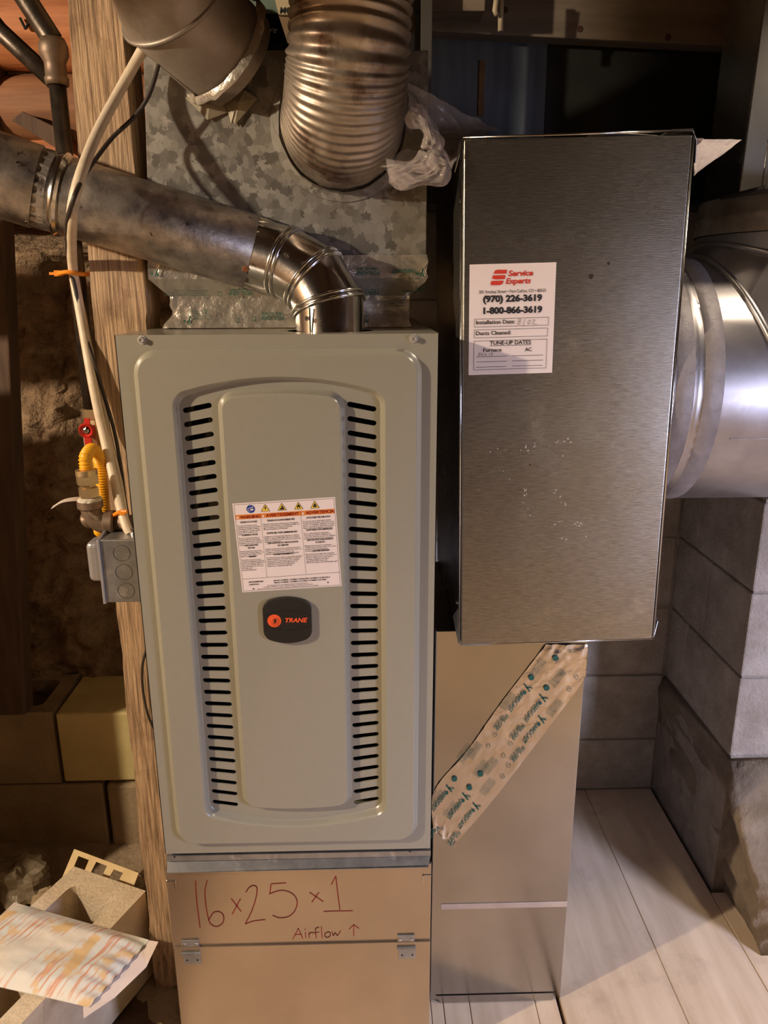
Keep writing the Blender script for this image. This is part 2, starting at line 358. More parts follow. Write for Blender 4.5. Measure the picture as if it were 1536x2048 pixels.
MB().box((.93, -.66, 0), (1.62, -.635, 1.22)).build('reflector_sheet', mat('reflector', (222, 204, 160), (236, 218, 178), .7, 0, 4, stretch=(4, 1, .4)), label='pale plywood sheet added unseen behind the viewer, right, to show in the metal box', cat='reflector')  # unseen sheet added as a bright reflection in the return box
# block walls: right corner
XW, YW, CO, ZB = .806, 1.865, .1965, .357-.1965*2
wb = child_of_mesh(MB().box((.10, YW+.0035, -.05), (XW+.2, YW+.2, 2.1)).build('wall_back', MORTAR, kind='structure', base=(.4, YW+.1, -.05)))
for r in range(11):
    z0 = ZB+r*CO+.0025; z1 = z0+CO-.005
    e = XW-.001
    while e > .11:
        a = max(.10, e-(.39 if e < XW-.01 else .43+.02*(r % 2))); block(wb, (a+.004, YW+random.uniform(-.003, .002), max(z0, 0)), (e-.004, YW+.15, z1)); e = a-.003
wr = child_of_mesh(MB().box((XW+.0035, 1.482, -.05), (XW+.2, YW+.2, 2.1)).build('wall_right', MORTAR, kind='structure', base=(XW+.1, 1.6, -.05)))
for r in range(2, 11):
    z0 = ZB+r*CO+.0025; z1 = z0+CO-.005
    split = 1.675 if r % 2 else 1.76
    xo = random.uniform(-.002, .003)
    block(wr, (XW+xo, 1.478, z0), (XW+.38, split-.0025, z1)); block(wr, (XW+xo*.5, split+.0025, z0), (XW+.19, YW, z1))
MB().box((1.19, 1.50, -.05), (2.2, 1.60, 2.3)).build('wall_side', CMU, kind='structure')
# smeared footing that runs toward the viewer under the blocks
ft = MB(); rows = []
for j in range(60):
    t = j/59; r = []
    for i in range(40):
        s = i/39
        y = 1.29+t*(YW-1.29); x = XW+.016+nz((y, s, 1), 5, .02)+(.035*(1-s)**1.5)-.045*(1-s)*t*0
        top = .352 if y > 1.47 else max(.12, .352-(1.47-y)*.95)+nz((y, 0, 4), 14, .03)
        r.append((x-.02, y, -.03+s*(top+.03)))
    r += [(XW+.25, r[-1][1], r[-1][2]+.002), (XW+.25, r[-1][1], -.03)]
    rows.append(r)
ft.rings(rows, wrap=False, cap0=True, cap1=True).build('trim_1', SMEAR, kind='structure', smooth=True)
for k, (px, w_, h_) in enumerate(((1492, .045, .045), (1515, .06, .055), (1540, .06, .05))):
    mb = MB(); c = P(px, 1552+k*7, 1.475); rr_ = []
    for a in range(9):
        ph = PI*a/8; rr_.append([c+V((w_/2*math.sin(ph)*math.cos(q), .03*math.sin(ph)*math.sin(q), h_/2*math.cos(ph)))*(1+nz((k, a*.4, q), 2, .35)) for q in [2*PI*b/12 for b in range(12)]])
    mb.rings(rr_).build('rubble_stone', STONE, smooth=False, label=['tan rubble stone under the grey pier blocks, smallest and furthest left', 'tan rubble stone under the grey pier blocks, middle one', 'tan rubble stone under the grey pier blocks at the right edge'][k], cat='stone', group='rubble stones under the block pier')
# dirt bank
db = MB(); rows = []; NU, NV = 170, 240
for j in range(NV+1):
    v = j/NV; r = []
    z = .12+v*2.1
    for i in range(NU+1):
        x = -2.4+(i/NU)**.7*2.5
        n1 = nz((x, z, 0), 3, .10)+nz((x, z, 5), 11, .045, 5)+nz((x, z, 9), 45, .012, 3)
        yb = 1.97
        if z < .75: yb -= .20*((.75-z)/.5)**1.2
        led = 1.445+nz((x, 0, 0), 6, .012)
        zz = z
        if z > led:
            t = min(1, (z-led)/.14); yb = 1.90+t*.32; zz = z-.03*t; n1 = n1*.35
        elif z > led-.07: yb -= .07*(z-led+.07)/.07
        if x > -.75 and .9 < z < led: yb += .03
        if x > -.42: yb = max(yb, 1.93)
        r.append((x, min(yb+n1, 2.45), zz))
    rows.append(r)
db.rings(rows, wrap=False).build('wall_dirt', DIRT, kind='structure', smooth=True)
# low block wall on the left
lw = thing('low_block_wall', (-.9, 1.72, 0), 'low unlit wall of tan and yellow blocks at the foot of the dirt bank', 'wall')
YL = 1.65
block(lw, (-.746, YL, .205), (-.43, YL+.19, .393), CMUY, .006)['label'] = 'pale yellow painted block'
block(lw, (-.645, YL-.004, .012), (-.25, YL+.19, .196), CMUL, .008); block(lw, (-1.04, YL, .006), (-.655, YL+.19, .197), CMUL, .005)
block(lw, (-1.43, YL, .006), (-1.05, YL+.19, .197), CMUL, .005)
def hollow(parent, o, ax, bx, L, W, H, cores, m, name='hollow_block', **kw):
    ax = V(ax).normalized(); bx = V(bx).normalized(); o = V(o)
    mb = MB(); loops = [[(0, 0), (L, 0), (L, W), (0, W)]]+[rr2(a0, a1, b0, b1, .018, 3) for a0, a1, b0, b1 in cores]
    vs, tr = fillpoly(loops); f = lambda a, b, z: o+ax*a+bx*b+V((0, 0, z))
    up = [f(a, b, H) for a, b in vs]; dn = [f(a, b, 0) for a, b in vs]
    mb.add(up, tr); mb.add(dn, [t[::-1] for t in tr])
    for L_ in loops:
        n = len(L_); mb.add([f(a, b, H) for a, b in L_]+[f(a, b, 0) for a, b in L_], [(k, (k+1) % n, (k+1) % n+n, k+n) for k in range(n)])
    return mb.build(name, m, parent, **kw)
hollow(lw, (-1.145, YL+.005, .2), (1, 0, 0), (0, 1, 0), .39, .19, .195, [(.03, .175, .03, .16), (.20, .355, .03, .16)], CMUL)
bp_t = thing('shade_baffle', (-1.4, 1.21, 0), 'board partition with a gap, added out of view on the left to shade the dirt bank', 'baffle')  # unseen boards added to shade the bank, gap leaves a lit band
for z0, z1 in ((0, .26), (.262, .52), (.522, .78), (.782, 1.04), (1.042, 1.365), (1.455, 1.62)): MB().box((-1.95, 1.20, z0), (-1.0, 1.222, z1)).build('board', DARKW, bp_t)
for x in (-1.93, -1.4): MB().box((x, 1.2225, 0), (x+.04, 1.27, 2.1)).build('upright', DARKW, bp_t)
# logs in the top left
LB = ['orange-brown log with a carved V, topmost at the upper left', 'log with painted-in shade under the one with the carved V', 'lowest brown log resting on the dirt bank, upper left']
for k, (z, r_) in enumerate(((1.835, .072), (1.705, .062), (1.62, .05))):
    mb = MB(); x0, x1 = -1.6, -.30
    pts = [(x0+(x1-x0)*i/24, 1.66+k*.03, z) for i in range(25)]
    mb.tube(pts, r_, 20, rfun=lambda i, q: 1+nz((i*.15, math.cos(q*.314), math.sin(q*.314)), 1.2, .10))
    o = mb.build('wall_log', LOGW if k != 1 else mat('shaded_log', (116, 76, 50), (150, 104, 70), .7, 0, 8, stretch=(.5, 3, 5), bump=.5, bscale=12, bdist=.004), smooth=True, label=LB[k], cat='log', group='logs above the dirt bank')  # shade under the top log is put into the second log's colour
    if k == 0:
        child_of_mesh(o)
        v = MB()
        for a, b in (((40, 36), (51, 58)), ((51, 58), (63, 36)), ((58, 38), (66, 35))): v.tube([P(*a, 1.583), P(*b, 1.583)], .0026, 6)
        v.build('carved_letter', BLACK, o)

# ================================================================== FURNACE
fx0, fx1, fz0, fz1 = -.339, .103, .463, 1.303
fu = thing('furnace', (-.118, 1.43, fz0), 'grey-beige gas furnace with louvered front panel and warning sticker', 'furnace')
c = MB()      # casing, open at the front
for a, b in (((fx0, 1.0815, fz0), (fx0+.001, 1.79, fz1)), ((fx1-.001, 1.0815, fz0), (fx1, 1.79, fz1)), ((fx0+.001, 1.0815, fz0), (fx1-.001, 1.79, fz0+.001)), ((fx0+.001, 1.79, fz0), (fx1-.001, 1.792, fz1))): c.box(a, b)
lp = [[(fx0+.001, 1.0815), (fx1-.001, 1.0815), (fx1-.001, 1.79), (fx0+.001, 1.79)], [(-.0502+.064*math.cos(2*PI*k/32), 1.176+.056*math.sin(2*PI*k/32)) for k in range(32)]]
vs, tr = fillpoly(lp); c.add([(a, b, fz1) for a, b in vs], tr); c.add([(a, b, fz1-.001) for a, b in vs], [t[::-1] for t in tr])
c.build('casing', PAINT, fu)
# front panel
Y0, Y1, Y2 = 1.080, 1.0695, 1.082
L0 = [(fx0, fz0), (fx1, fz0), (fx1, fz1), (fx0, fz1)]
L1 = rr2(-.3175, .0800, .481, 1.2835, .034); L2 = rr2(-.3090, .0715, .4895, 1.275, .0255)
L3 = arch(-.2660, .0285, .541, 1.2235, .0235, .017); L4 = arch(-.2590, .0215, .548, 1.2165, .0235, .012)
L5 = arch(-.2055, -.0275, .551, 1.2235, .006, .021); L6 = arch(-.1975, -.0355, .559, 1.2155, .006, .015)
slots = []
for k in range(33):
    zc = 1.2030-k*(1.2030-.5573)/32; sl = .206-.387*k/32
    for x0, x1, s in ((-.2555, -.2130, sl), (-.0255, .0170, -sl)):
        xc = (x0+x1)/2; hw = (x1-x0)/2*math.cos(math.atan(s)); rr_ = .0037; a0 = math.atan(s); ps = []
        for sgn, st in ((1, -90), (-1, 90)):
            for q in range(7):
                a = math.radians(st+180*q/6); lx = sgn*(hw-rr_)+rr_*math.cos(a); lz = rr_*math.sin(a)
                ps.append((xc+lx*math.cos(a0)-lz*math.sin(a0), zc+lx*math.sin(a0)+lz*math.cos(a0)))
        slots.append(ps)
fp = MB()
def plate(mb, loops, Y):
    vs, tr = fillpoly(loops); out = []
    for t in tr:
        a, b, c_ = [V(vs[i]) for i in t]; cr = (b.x-a.x)*(c_.y-a.y)-(b.y-a.y)*(c_.x-a.x)
        if abs(cr) > 1e-12: out.append(t if cr > 0 else t[::-1])
    mb.add([(a, Y, b) for a, b in vs], out)
def wall(mb, A, B, ya, yb, n=6):
    rs = []
    for i in range(n+1):
        t = i/n; e = .45*t+.55*(1-math.cos(PI*t))/2
        rs.append([(a[0]+(b[0]-a[0])*t, ya+(yb-ya)*e, a[1]+(b[1]-a[1])*t) for a, b in zip(A, B)])
    mb.rings([[V(p) for p in r] for r in rs])
plate(fp, [L0, L1], Y0); wall(fp, L1, L2, Y0, Y1); plate(fp, [L2, L3], Y1); wall(fp, L3, L4, Y1, Y2)
plate(fp, [L4, L5]+slots, Y2); wall(fp, L5, L6, Y2, Y1+.001); plate(fp, [L6], Y1+.001)
for s_ in slots: fp.rings([[V((a, Y2, b)) for a, b in s_], [V((a, Y2+.002, b)) for a, b in s_]])
fp.box((fx0, Y0, fz0), (fx0+.0012, Y0+.0012, fz1)).box((fx1-.0012, Y0, fz0), (fx1, Y0+.0012, fz1))
fp.build('front_panel', PAINT, fu, autosm=35)
# what shows through the slots
MB().box((fx0+.004, 1.30, fz0+.004), (fx1-.004, 1.31, fz1-.06)).build('inner_partition', BLACK, fu)
inn = MB()
for k in range(4): inn.tube([(-.30+k*.03, 1.13+.02*k, 1.0), (-.25+k*.03, 1.15+.02*k, 1.24)], .008, 10)
inn.build('burner_tube', GALV, fu)
MB().box((-.24, 1.14, 1.015), (-.19, 1.142, 1.06)).build('inner_label', WHITE, fu)
for x in (-.302, .068): screw(fu, (x, Y0-.0002, 1.2965), r=.0042, h=.0065, m=HEX)
# supply collar hole ring handled by the vent; badge
bd = MB(); ol = arch(-.1555, -.0830, .8585, .9135, .0095, .010); il = [(x*.975+-.1192*.025, z*.985+.886*.015) for x, z in ol]
wall(bd, ol, ol, Y1+.001, Y1-.004, 2); wall(bd, ol, il, Y1-.004, Y1-.0055, 3); plate(bd, [il], Y1-.0055)
b_o = bd.build('badge', BLACKP, fu, autosm=40)
g = MB()
for sg, zc in ((1, .8995), (-1, .8745)):
    pts = [V((-.154+.070*i/16, Y1-.0057, zc+sg*(.0038-.0085*((i-8)/8)**2))) for i in range(17)]
    g.tube(pts, .0004, 5)
g.build('groove', BLACK, b_o)
BS = Sheet((-.1555, Y1-.0058, .923), (-.083, Y1-.0058, .923), (-.1555, Y1-.0058, .849), 72.5, 74)
q = MB(); BS.disc(q, 17.2, 36.5, 10.3, .0002, 40); q.build('emblem', LOGOOR, b_o)
q = MB()
for i in range(9): BS.line(q, [(12+.9*abs(i-5)+i*.1, 32+i*1.6), (26.2-(i-4)**2*.12, 32+i*1.6)], .28, .0005)
BS.poly(q, [(16, 34.5), (20, 33.5), (19.5, 38.5), (16.5, 41), (17.3, 37)], .0006)
q.build('emblem_line', BLACKP, b_o)
q = MB(); BS.text(q, 'TRANE', 32.2, 38.9, 9.6, .035, .25, 34.5, off=.0006); q.build('lettering', LOGOOR, b_o)
# warning label
tl, tr_, bl = V((-.1915, Y1+.0008, 1.0669)), V((-.0440, Y1+.0008, 1.0752)), V((-.1845, Y1+.0008, .9301))
LS = Sheet(tl, tr_, bl, 148, 137)
q = MB(); LS.rect(q, 0, 0, 148, 137, 0); lab = q.build('warning_label', PAPER, fu)
q = MB()
LS.frame(q, 2, 2, 146, 135, .35)
LS.line(q, [(2, 117-1), (146, 115)], .35)
LS.line(q, [(38.5, 25), (38.5, 116)], .3); LS.line(q, [(96.5, 22), (96.5, 115.5)], .3)
def para(lines, u, v, size, lh, w_=None):
    for i, t in enumerate(lines): LS.text(q, t, u, v+i*lh, size, .012, 0, (w_*min(1, len(t)/max(len(x) for x in lines))) if w_ else None, res=1)
cols = [(3.4, 34, 'l'), (40.5, 53, 'l'), (98.5, 46, 'l')]
heads = [[('HAZARDOUS VOLTAGE!', 30), ('FLAMMABLE VAPORS!', 49.5), ('CARBON MONOXIDE', 65.5), ('EXPOSURE!', 69.5), ('WARNING!', 83)],
         [('TENSION DANGEREUSE!', 30), ('VAPEURS INFLAMMABLES!', 49), ('EXPOSITION AU MONOXYDE', 64.5), ('DE CARBONE!', 68.5), ('AVERTISSEMENT!', 82)],
         [('¡VOLTAJE PELIGROSO!', 29.5), ('¡VAPORES INFLAMABLES!', 48), ('¡EXPOSICIÓN A MONÓXIDO', 63.5), ('DE CARBONO!', 67.5), ('¡ADVERTENCIA!', 80.5)]]
body = [
 [(34, ['Disconnect all electric power,', 'including remote disconnects before', 'servicing. A qualified installer,', 'service agency or the gas supplier', 'must perform installation and', 'service.']),
  (53, ['The use or storage of gasoline or', 'other flammable vapors and liquids', 'in open containers in the vicinity of', 'this furnace can result in explosion', 'or fire.']),
  (73, ['Keep all compartment doors closed', 'except when servicing. Failure to do', 'so could result in death, serious', 'injury or property damage.']),
  (86.5, ['This product can expose you to', 'chemicals including lead, which are', 'known to the State of California to', 'cause cancer and birth defects or', 'other reproductive harm. For more', 'information go to', 'www.p65warnings.ca.gov'])],
 [(34, ["Débrancher l'alimentation électrique et les interrupteurs", "à distance avant l'entretien. Un installateur qualifié, une", "agence de service ou le fournisseur de gaz doit", "effectuer l'installation et l'entretien."]),
  (53, ["L'utilisation ou l'entreposage d'essence ou d'autres", 'liquides ou vapeurs inflammables dans des contenants', 'ouverts à proximité de cette fournaise peut causer une', 'explosion ou un incendie.']),
  (72, ['Gardez toutes les portes des compartiments fermées', "sauf lors de l'entretien. Un manquement à suivre ces", 'consignes pourrait entraîner la mort, des', 'blessures graves ou des dommages à la propriété.']),
  (85.5, ["Ce produit peut vous exposer à des produits chimiques,", "notamment du plomb, connu dans l'État de Californie", "pour provoquer le cancer, ainsi que des anomalies", "congénitales ou autres effets néfastes pour la", "reproduction. Pour plus de renseignements,", "rendez-vous sur www.p65warnings.ca.gov"])],
 [(33.5, ['Desconecte toda la electricidad, incluidos', 'los puntos de desconexión remota, antes de dar', 'servicio. Un instalador calificado, el servicio', 'técnico o la compañía de abastecimiento de gas', 'deben realizar la instalación y el servicio.']),
  (52, ['El uso o almacenamiento de gasolina u', 'otros vapores y líquidos inflamables en', 'contenedores abiertos cerca de este calefactor', 'puede producir una explosión o un incendio.']),
  (71, ['Mantenga todas las puertas del compartimiento', 'cerradas excepto al efectuar servicio. Si no se hace,', 'podrían producirse la muerte, lesiones', 'personales graves o daños a la propiedad.']),
  (84, ['Este producto puede exponerlo a sustancias', 'químicas, incluido el plomo, reconocido en el', 'Estado de California por causar cáncer y', 'anomalías congénitas u otros daños', 'reproductivos. Para obtener más', 'información, diríjase a www.p65warnings.ca.gov'])]]
for (u, w_, _), hs, bs in zip(cols, heads, body):
    for t, v in hs: LS.text(q, t, u+w_/2, v, 3.6, .03, 0, w_*.84*min(1, len(t)/21) if len(t) > 12 else w_*.3, 'c', res=1)
    for v, ls in bs: para(ls, u, v+.9, 2.7, 2.62, w_)
LS.text(q, 'SERIAL NUMBER / NUMÉRO DE SÉRIE / NÚMERO DE SERIE', 48, 126, 3, .02, 0, 78, res=1)
LS.text(q, 'MODEL NUMBER / NUMÉRO DE MODÈLE / NÚMERO DE MODELO', 48, 122.6, 3, .02, 0, 84, res=1)
LS.text(q, 'S8X1B080M4PSABA', 11, 122.5, 3.2, .03, 0, 22, res=1); LS.text(q, '21452YW1AC', 11, 126.5, 3.2, .03, 0, 15, res=1)
LS.text(q, 'Operating instructions and ratings nameplate located inside furnace.', 37, 129.2, 2.2, .01, 0, 62, res=1)
LS.text(q, "Instructions d'utilisation et plaque signalétique situées à l'intérieur de la fournaise.", 32, 131.4, 2.2, .01, 0, 74, res=1)
LS.text(q, 'Placa de características con instrucciones operativas y clasificaciones ubicada dentro de la unidad.', 23, 133.8, 2.2, .01, 0, 90, res=1)
for u, v in ((17, 131.5), (128, 129)): LS.poly(q, [(u-1.4, v), (u+1.4, v), (u, v+2.6)], .0004)
q.build('black_print', INK, lab)
q = MB(); LS.rect(q, 2.4, 17.4, 145.6, 24.2, .0003); q.build('orange_stripe', WARNOR, lab)
q = MB()
LS.text(q, 'WARNING', 9, 23.3, 6.3, .03, 0, 28.5, off=.0006); LS.text(q, 'AVERTISSEMENT', 46.5, 23.0, 6.3, .03, 0, 48, off=.0006); LS.text(q, 'ADVERTENCIA', 104, 22.8, 6.3, .03, 0, 41, off=.0006)
LS.line(q, [(38.5, 17.4), (38.5, 24.2)], .3, .0006); LS.line(q, [(96.5, 17.4), (96.5, 24.2)], .3, .0006)
q.build('red_print', mat('dark_red_print', (140, 30, 20), None, .5), lab)
q = MB(); yq = MB(); wq = MB()
for u in (5.5, 42.5, 100): wt = MB(); LS.poly(wt, [(u-2, 22.8), (u+2, 22.8), (u, 19)], .0006); wt.build('white_triangle', WHITEP, lab)
for i, u in enumerate((46.5, 70.5, 94.5, 118)):
    LS.poly(q, [(u-6.6, 14.8), (u+6.6, 14.8), (u, 3.6)], .0003); LS.poly(yq, [(u-5.6, 14.2), (u+5.6, 14.2), (u, 4.9)], .0005)
    if i == 0: LS.poly(q, [(u-.4, 7), (u+1, 7), (u+.3, 9.4), (u+1.5, 9.2), (u-.2, 13.2), (u-.1, 10.4), (u-1.4, 10.6)], .0007)
    if i == 1: LS.poly(q, [(u-.8, 8), (u+.8, 7.5), (u+3.6, 13.6), (u-3.5, 13.6), (u-2.5, 11), (u-.6, 10.6)], .0007)
    if i == 2: LS.disc(q, u, 11, 2.4, .0007); LS.poly(q, [(u-2.2, 10.4), (u, 6.6), (u+2.2, 10.4)], .0007); LS.disc(yq, u+.1, 11.9, 1, .0009)
    if i == 3: LS.disc(q, u, 9.2, 1.6, .0007); LS.poly(q, [(u-3, 10.6), (u+3, 10.6), (u+2.2, 13), (u-2.2, 13)], .0007)
q.build('hazard_symbol', INK, lab); yq.build('yellow_triangle', YEL, lab)
bq = MB(); LS.disc(bq, 25.5, 9.7, 6, .0003, 32); bq.build('blue_disc', BLUE, lab)
LS.frame(wq, 21.6, 8.6, 25, 12.6, .5, .0006); LS.line(wq, [(25, 10.6), (30, 10.6)], .5, .0006); LS.poly(wq, [(26, 9.2), (28.4, 9.2), (30, 10.6), (28.4, 12.1), (26, 12.1)], .0006); LS.line(wq, [(24, 7.2), (28, 7.2)], .5, .0006); LS.poly(wq, [(27.5, 6), (29.6, 7.2), (27.5, 8.4)], .0006)
wq.build('white_print', WHITEP, lab)

# ================================================================== FILTER BASE
bs = thing('filter_base', (-.12, 1.4, 0), 'galvanized return base under the furnace with red handwriting and hinged door', 'filter cabinet')
bx0, bx1 = -.343, .1045
MB().box((bx0+.001, 1.090, .002), (bx1-.001, 1.79, .428)).build('cabinet_body', GALVLOW, bs)
PANELM = mat('upper_panel_sheet', (192, 178, 160), (204, 190, 172), .30, .95, 5, bump=.25, bscale=300, bdist=.0003, rvar=.04, big=.05)  # tan of the reflected floor is put into the zinc colour
MB().box((bx0, 1.085, .262), (bx1, 1.0898, .428)).build('upper_panel', PANELM, bs, bevel=.0006)
MB().box((bx0+.002, 1.0815, .004), (bx1, 1.0848, .268)).build('hinged_door', PANELM, bs, bevel=.0006)
rl = MB(); rl.add([(-.338, 1.076, .4285), (.099, 1.076, .4325), (.1035, 1.088, .444), (-.339, 1.088, .4425)], [(0, 1, 2, 3)])
rl.box((-.339, 1.084, .4445), (.103, 1.100, .4545)).box((-.338, 1.076, .4275), (.099, 1.0895, .4287))
rl.build('top_flange', STEEL, bs)
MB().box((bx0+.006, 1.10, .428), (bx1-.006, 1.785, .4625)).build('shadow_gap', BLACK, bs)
for px, py in ((349, 1714), (820, 1703)): lathe(h := MB(), P(px, py, 1.0836), (0, -1, 0), [(0, .0016), (.0004, .0016)], 10, cap=True); h.build('flange_hole', BLACK, bs)
for s_, x in ((1, bx0), (-1, bx1)):
    h = MB(); h.box((min(x, x+s_*.014), 1.0835, .4035), (max(x, x+s_*.014), 1.0855, .4055)).box((x+s_*.014-.001, 1.082, .391), (x+s_*.014+.001, 1.085, .4055)); h.build('clip', SHINY, bs)
for cx in (-.3115, .0625):
    h = MB(); h.box((cx-.0155, 1.0825, .2585), (cx+.0145, 1.0848, .281)).box((cx-.0135, 1.0795, .2335), (cx+.0165, 1.0813, .2555))
    h.tube([(cx-.0165, 1.0795, .257), (cx+.0165, 1.0795, .257)], .0028, 10); h.tube([(cx-.0155, 1.083, .281), (cx+.0145, 1.083, .281)], .0013, 8)
    hg = h.build('hinge', STEEL, bs, bevel=.0004, bseg=1)
    for dx, z in ((-.0105, .273), (.0095, .273)): screw(hg, (cx+dx, 1.0823, z), r=.0018, h=.002)
    h = MB()
    for dx, z in ((-.0075, .242), (.0105, .242)): lathe(h, (cx+dx, 1.0794, z), (0, -1, 0), [(0, .0017), (.0003, .0017)], 10, cap=True)
    h.build('screw_hole', BLACK, hg)
# handwriting, strokes traced where they stand on the sheet
wr_ = MB(); K = 600/1536
def st(pts, wd=.0019, Y=1.0846):
    ps = [P(320+a*K, 1650+b*K, Y) for a, b in pts]
    if len(ps) > 2: ps = spline(ps, 5)
    for a, b in zip(ps, ps[1:]):
        d = (b-a); n_ = V((-d.z, 0, d.x)).normalized()*wd/2; e = d.normalized()*wd*.25
        wr_.add([a-e+n_, a-e-n_, b+e-n_, b+e+n_], [(0, 1, 2, 3)])
for s_ in ([(182, 285), (185, 360), (195, 450), (205, 525)], [(241, 285), (230, 340), (236, 420), (255, 500), (290, 520), (322, 500), (325, 465), (305, 445), (275, 448), (250, 485)],
           [(365, 378), (415, 443)], [(412, 378), (370, 457)], [(440, 345), (455, 322), (478, 310), (496, 322), (492, 370), (470, 440), (437, 505)], [(437, 507), (480, 492), (538, 485)],
           [(568, 308), (562, 355)], [(568, 302), (645, 297)], [(562, 352), (620, 335), (675, 350), (702, 390), (690, 440), (655, 470), (610, 475), (577, 463)],
           None, [(767, 346), (835, 392)], [(813, 346), (778, 395)], [(878, 305), (898, 265)], [(900, 263), (910, 350), (921, 434)], [(838, 443), (905, 441), (986, 440)]):
    if s_ is None: wr_.build('red_number', REDINK, bs); wr_ = MB()
    else: st(s_)
wr_.build('red_number', REDINK, bs); wr_ = MB()
for s_ in ([(680, 585), (708, 530)], [(708, 530), (730, 580)], [(690, 562), (724, 560)], [(743, 550), (746, 578)], [(742, 533), (744, 537)], [(762, 550), (764, 578)], [(764, 562), (772, 551), (786, 552)],
           [(800, 580), (796, 540), (800, 528), (814, 525)], [(786, 553), (815, 549)], [(826, 520), (830, 578)], [(860, 548), (846, 556), (845, 570), (858, 576), (872, 566), (869, 550), (860, 548)],
           [(880, 546), (888, 566), (897, 552), (908, 566), (925, 542)], [(992, 568), (992, 513)], [(969, 533), (992, 511)], [(992, 511), (1018, 530)]): st(s_, .0015)
wr_.build('red_word', REDINK, bs)

# ================================================================== SUPPLY PLENUM
pl = thing('supply_plenum', (-.11, 1.5, fz1), 'spangled galvanized supply plenum above the furnace with foil-taped neck', 'duct')
px0, px1 = -.325, .0965; pr = MB()
pr.add([(-.309, 1.24, 1.69), (-.3245, 1.24, 1.405), (px1, 1.24, 1.405), (px1, 1.24, 1.69), (-.309, 1.70, 1.69), (-.3245, 1.70, 1.405), (px1, 1.70, 1.405), (px1, 1.70, 1.69)],
       [(0, 1, 2, 3), (7, 6, 5, 4), (0, 4, 5, 1), (3, 2, 6, 7), (0, 3, 7, 4), (1, 5, 6, 2)])
pr.build('plenum_box', SPANGLE, pl, bevel=.001, bseg=1)
def foilgrid(name, prof, x_of, parent, amp=.0022, nx=90, side=True, solid=0):
    # prof: list of (z, y, xl, xr) from top to bottom, grid wraps round the left and right sides
    zs = []
    for a, b in zip(prof, prof[1:]):
        n = max(2, int((a[0]-b[0])/.0045))
        for i in range(n): zs.append([a[j]+(b[j]-a[j])*i/n for j in range(4)])
    zs.append(list(prof[-1])); rows = []
    for z, y, xl, xr in zs:
        r = [V((xl, y+.20*(1-i/6), z)) for i in range(6)]+[V((xl+(xr-xl)*i/nx, y, z)) for i in range(nx+1)]+[V((xr, y+.20*i/6, z)) for i in range(1, 7)]
        out = []
        for p in r:
            d = nz(p, 22, amp)+abs(nz(p+V((3, 1, 7)), 45, amp*.9))+nz(p, 120, amp*.3)
            edge = max(0, 1-min(abs(p.x-xl), abs(p.x-xr))/.02)
            d *= 1+2.2*edge
            out.append(p+V((nz(p, 60, amp*edge*1.4), -d, nz(p, 70, amp*edge))))
        rows.append(out)
    return MB().rings(rows, wrap=False).build(name, FOIL, parent, smooth=False, autosm=28)
ft_ = foilgrid('foil_tape', [(1.412, 1.2365, -.3265, .0985), (1.378, 1.2365, -.3265, .0985), (1.352, 1.256, -.302, .074), (1.345, 1.256, -.302, .073), (1.325, 1.256, -.302, .072), (1.3045, 1.246, -.314, .072)], None, pl)
gp = MB()
def logo(S, mb, u, v, s, c_, n_):      # slanted hand-like mark: two strokes
    f = lambda a, b: (u+(a*c_-b*n_)*s, v+(a*n_+b*c_)*s)
    S.line(mb, [f(0, -.9), f(.5, .1)], s*.22, .0014); S.line(mb, [f(.9, -.9), f(.2, .9)], s*.3, .0014); S.disc(mb, *f(1.7, -.3), s*.3, .0014, 10)
FS = Sheet((0, 1.2335, 0), (1, 1.2335, 0), (0, 1.2335, -1), 1, 1)
def ftx(t, px, py, size, Y=1.234, width=None, b=.02):
    p = P(px, py, Y); S = Sheet((0, Y, 0), (1, Y, 0), (0, Y, -1), 1, 1)
    S.text(gp, t, p.x, -p.z, size, b, 0, width, 'c', .0012, PI, 2)
for px, py, Y in ((815, 544, 1.2325), (835, 582, 1.249)):
    ftx('HARDCAST', px-8, py-6, .0085, Y, .036)
for px, py, Y in ((735, 545, 1.2325), (735, 585, 1.249), (480, 585, 1.249), (545, 634, 1.249), (715, 640, 1.249)):
    ftx('FOIL-GRIP', px, py-2, .0078, Y, .036); ftx('1404-181 BFX', px, py-10, .0062, Y, .034)
for px, py, Y in ((400, 560, 1.249), (395, 590, 1.249), (350, 590, 1.249), (620, 640, 1.249), (400, 636, 1.249), (660, 600, 1.249), (790, 610, 1.249)):
    for i in range(4): ftx('in accordance with UL 181B-FX listed closure', px, py-i*5, .0028, Y, .034, .005)
S_ = Sheet((0, 1.2325, 0), (1, 1.2325, 0), (0, 1.2325, -1), 1, 1); S2 = Sheet((0, 1.249, 0), (1, 1.249, 0), (0, 1.249, -1), 1, 1)
for (px, py), S in (((848, 545), S_), ((318, 545), S_), ((342, 575), S2), ((383, 640), S2), ((340, 560), S2)):
    p = P(px, py, S.o.y); logo(S, gp, p.x, -p.z, .006, -1, 0)
for px, py in ((440, 588), (410, 622), (508, 637), (475, 640)):
    p = P(px, py, 1.249); S2.frame(gp, p.x-.003, -p.z-.003, p.x+.003, -p.z+.003, .0006, .0014)
gp.build('green_print', GREENP, ft_)

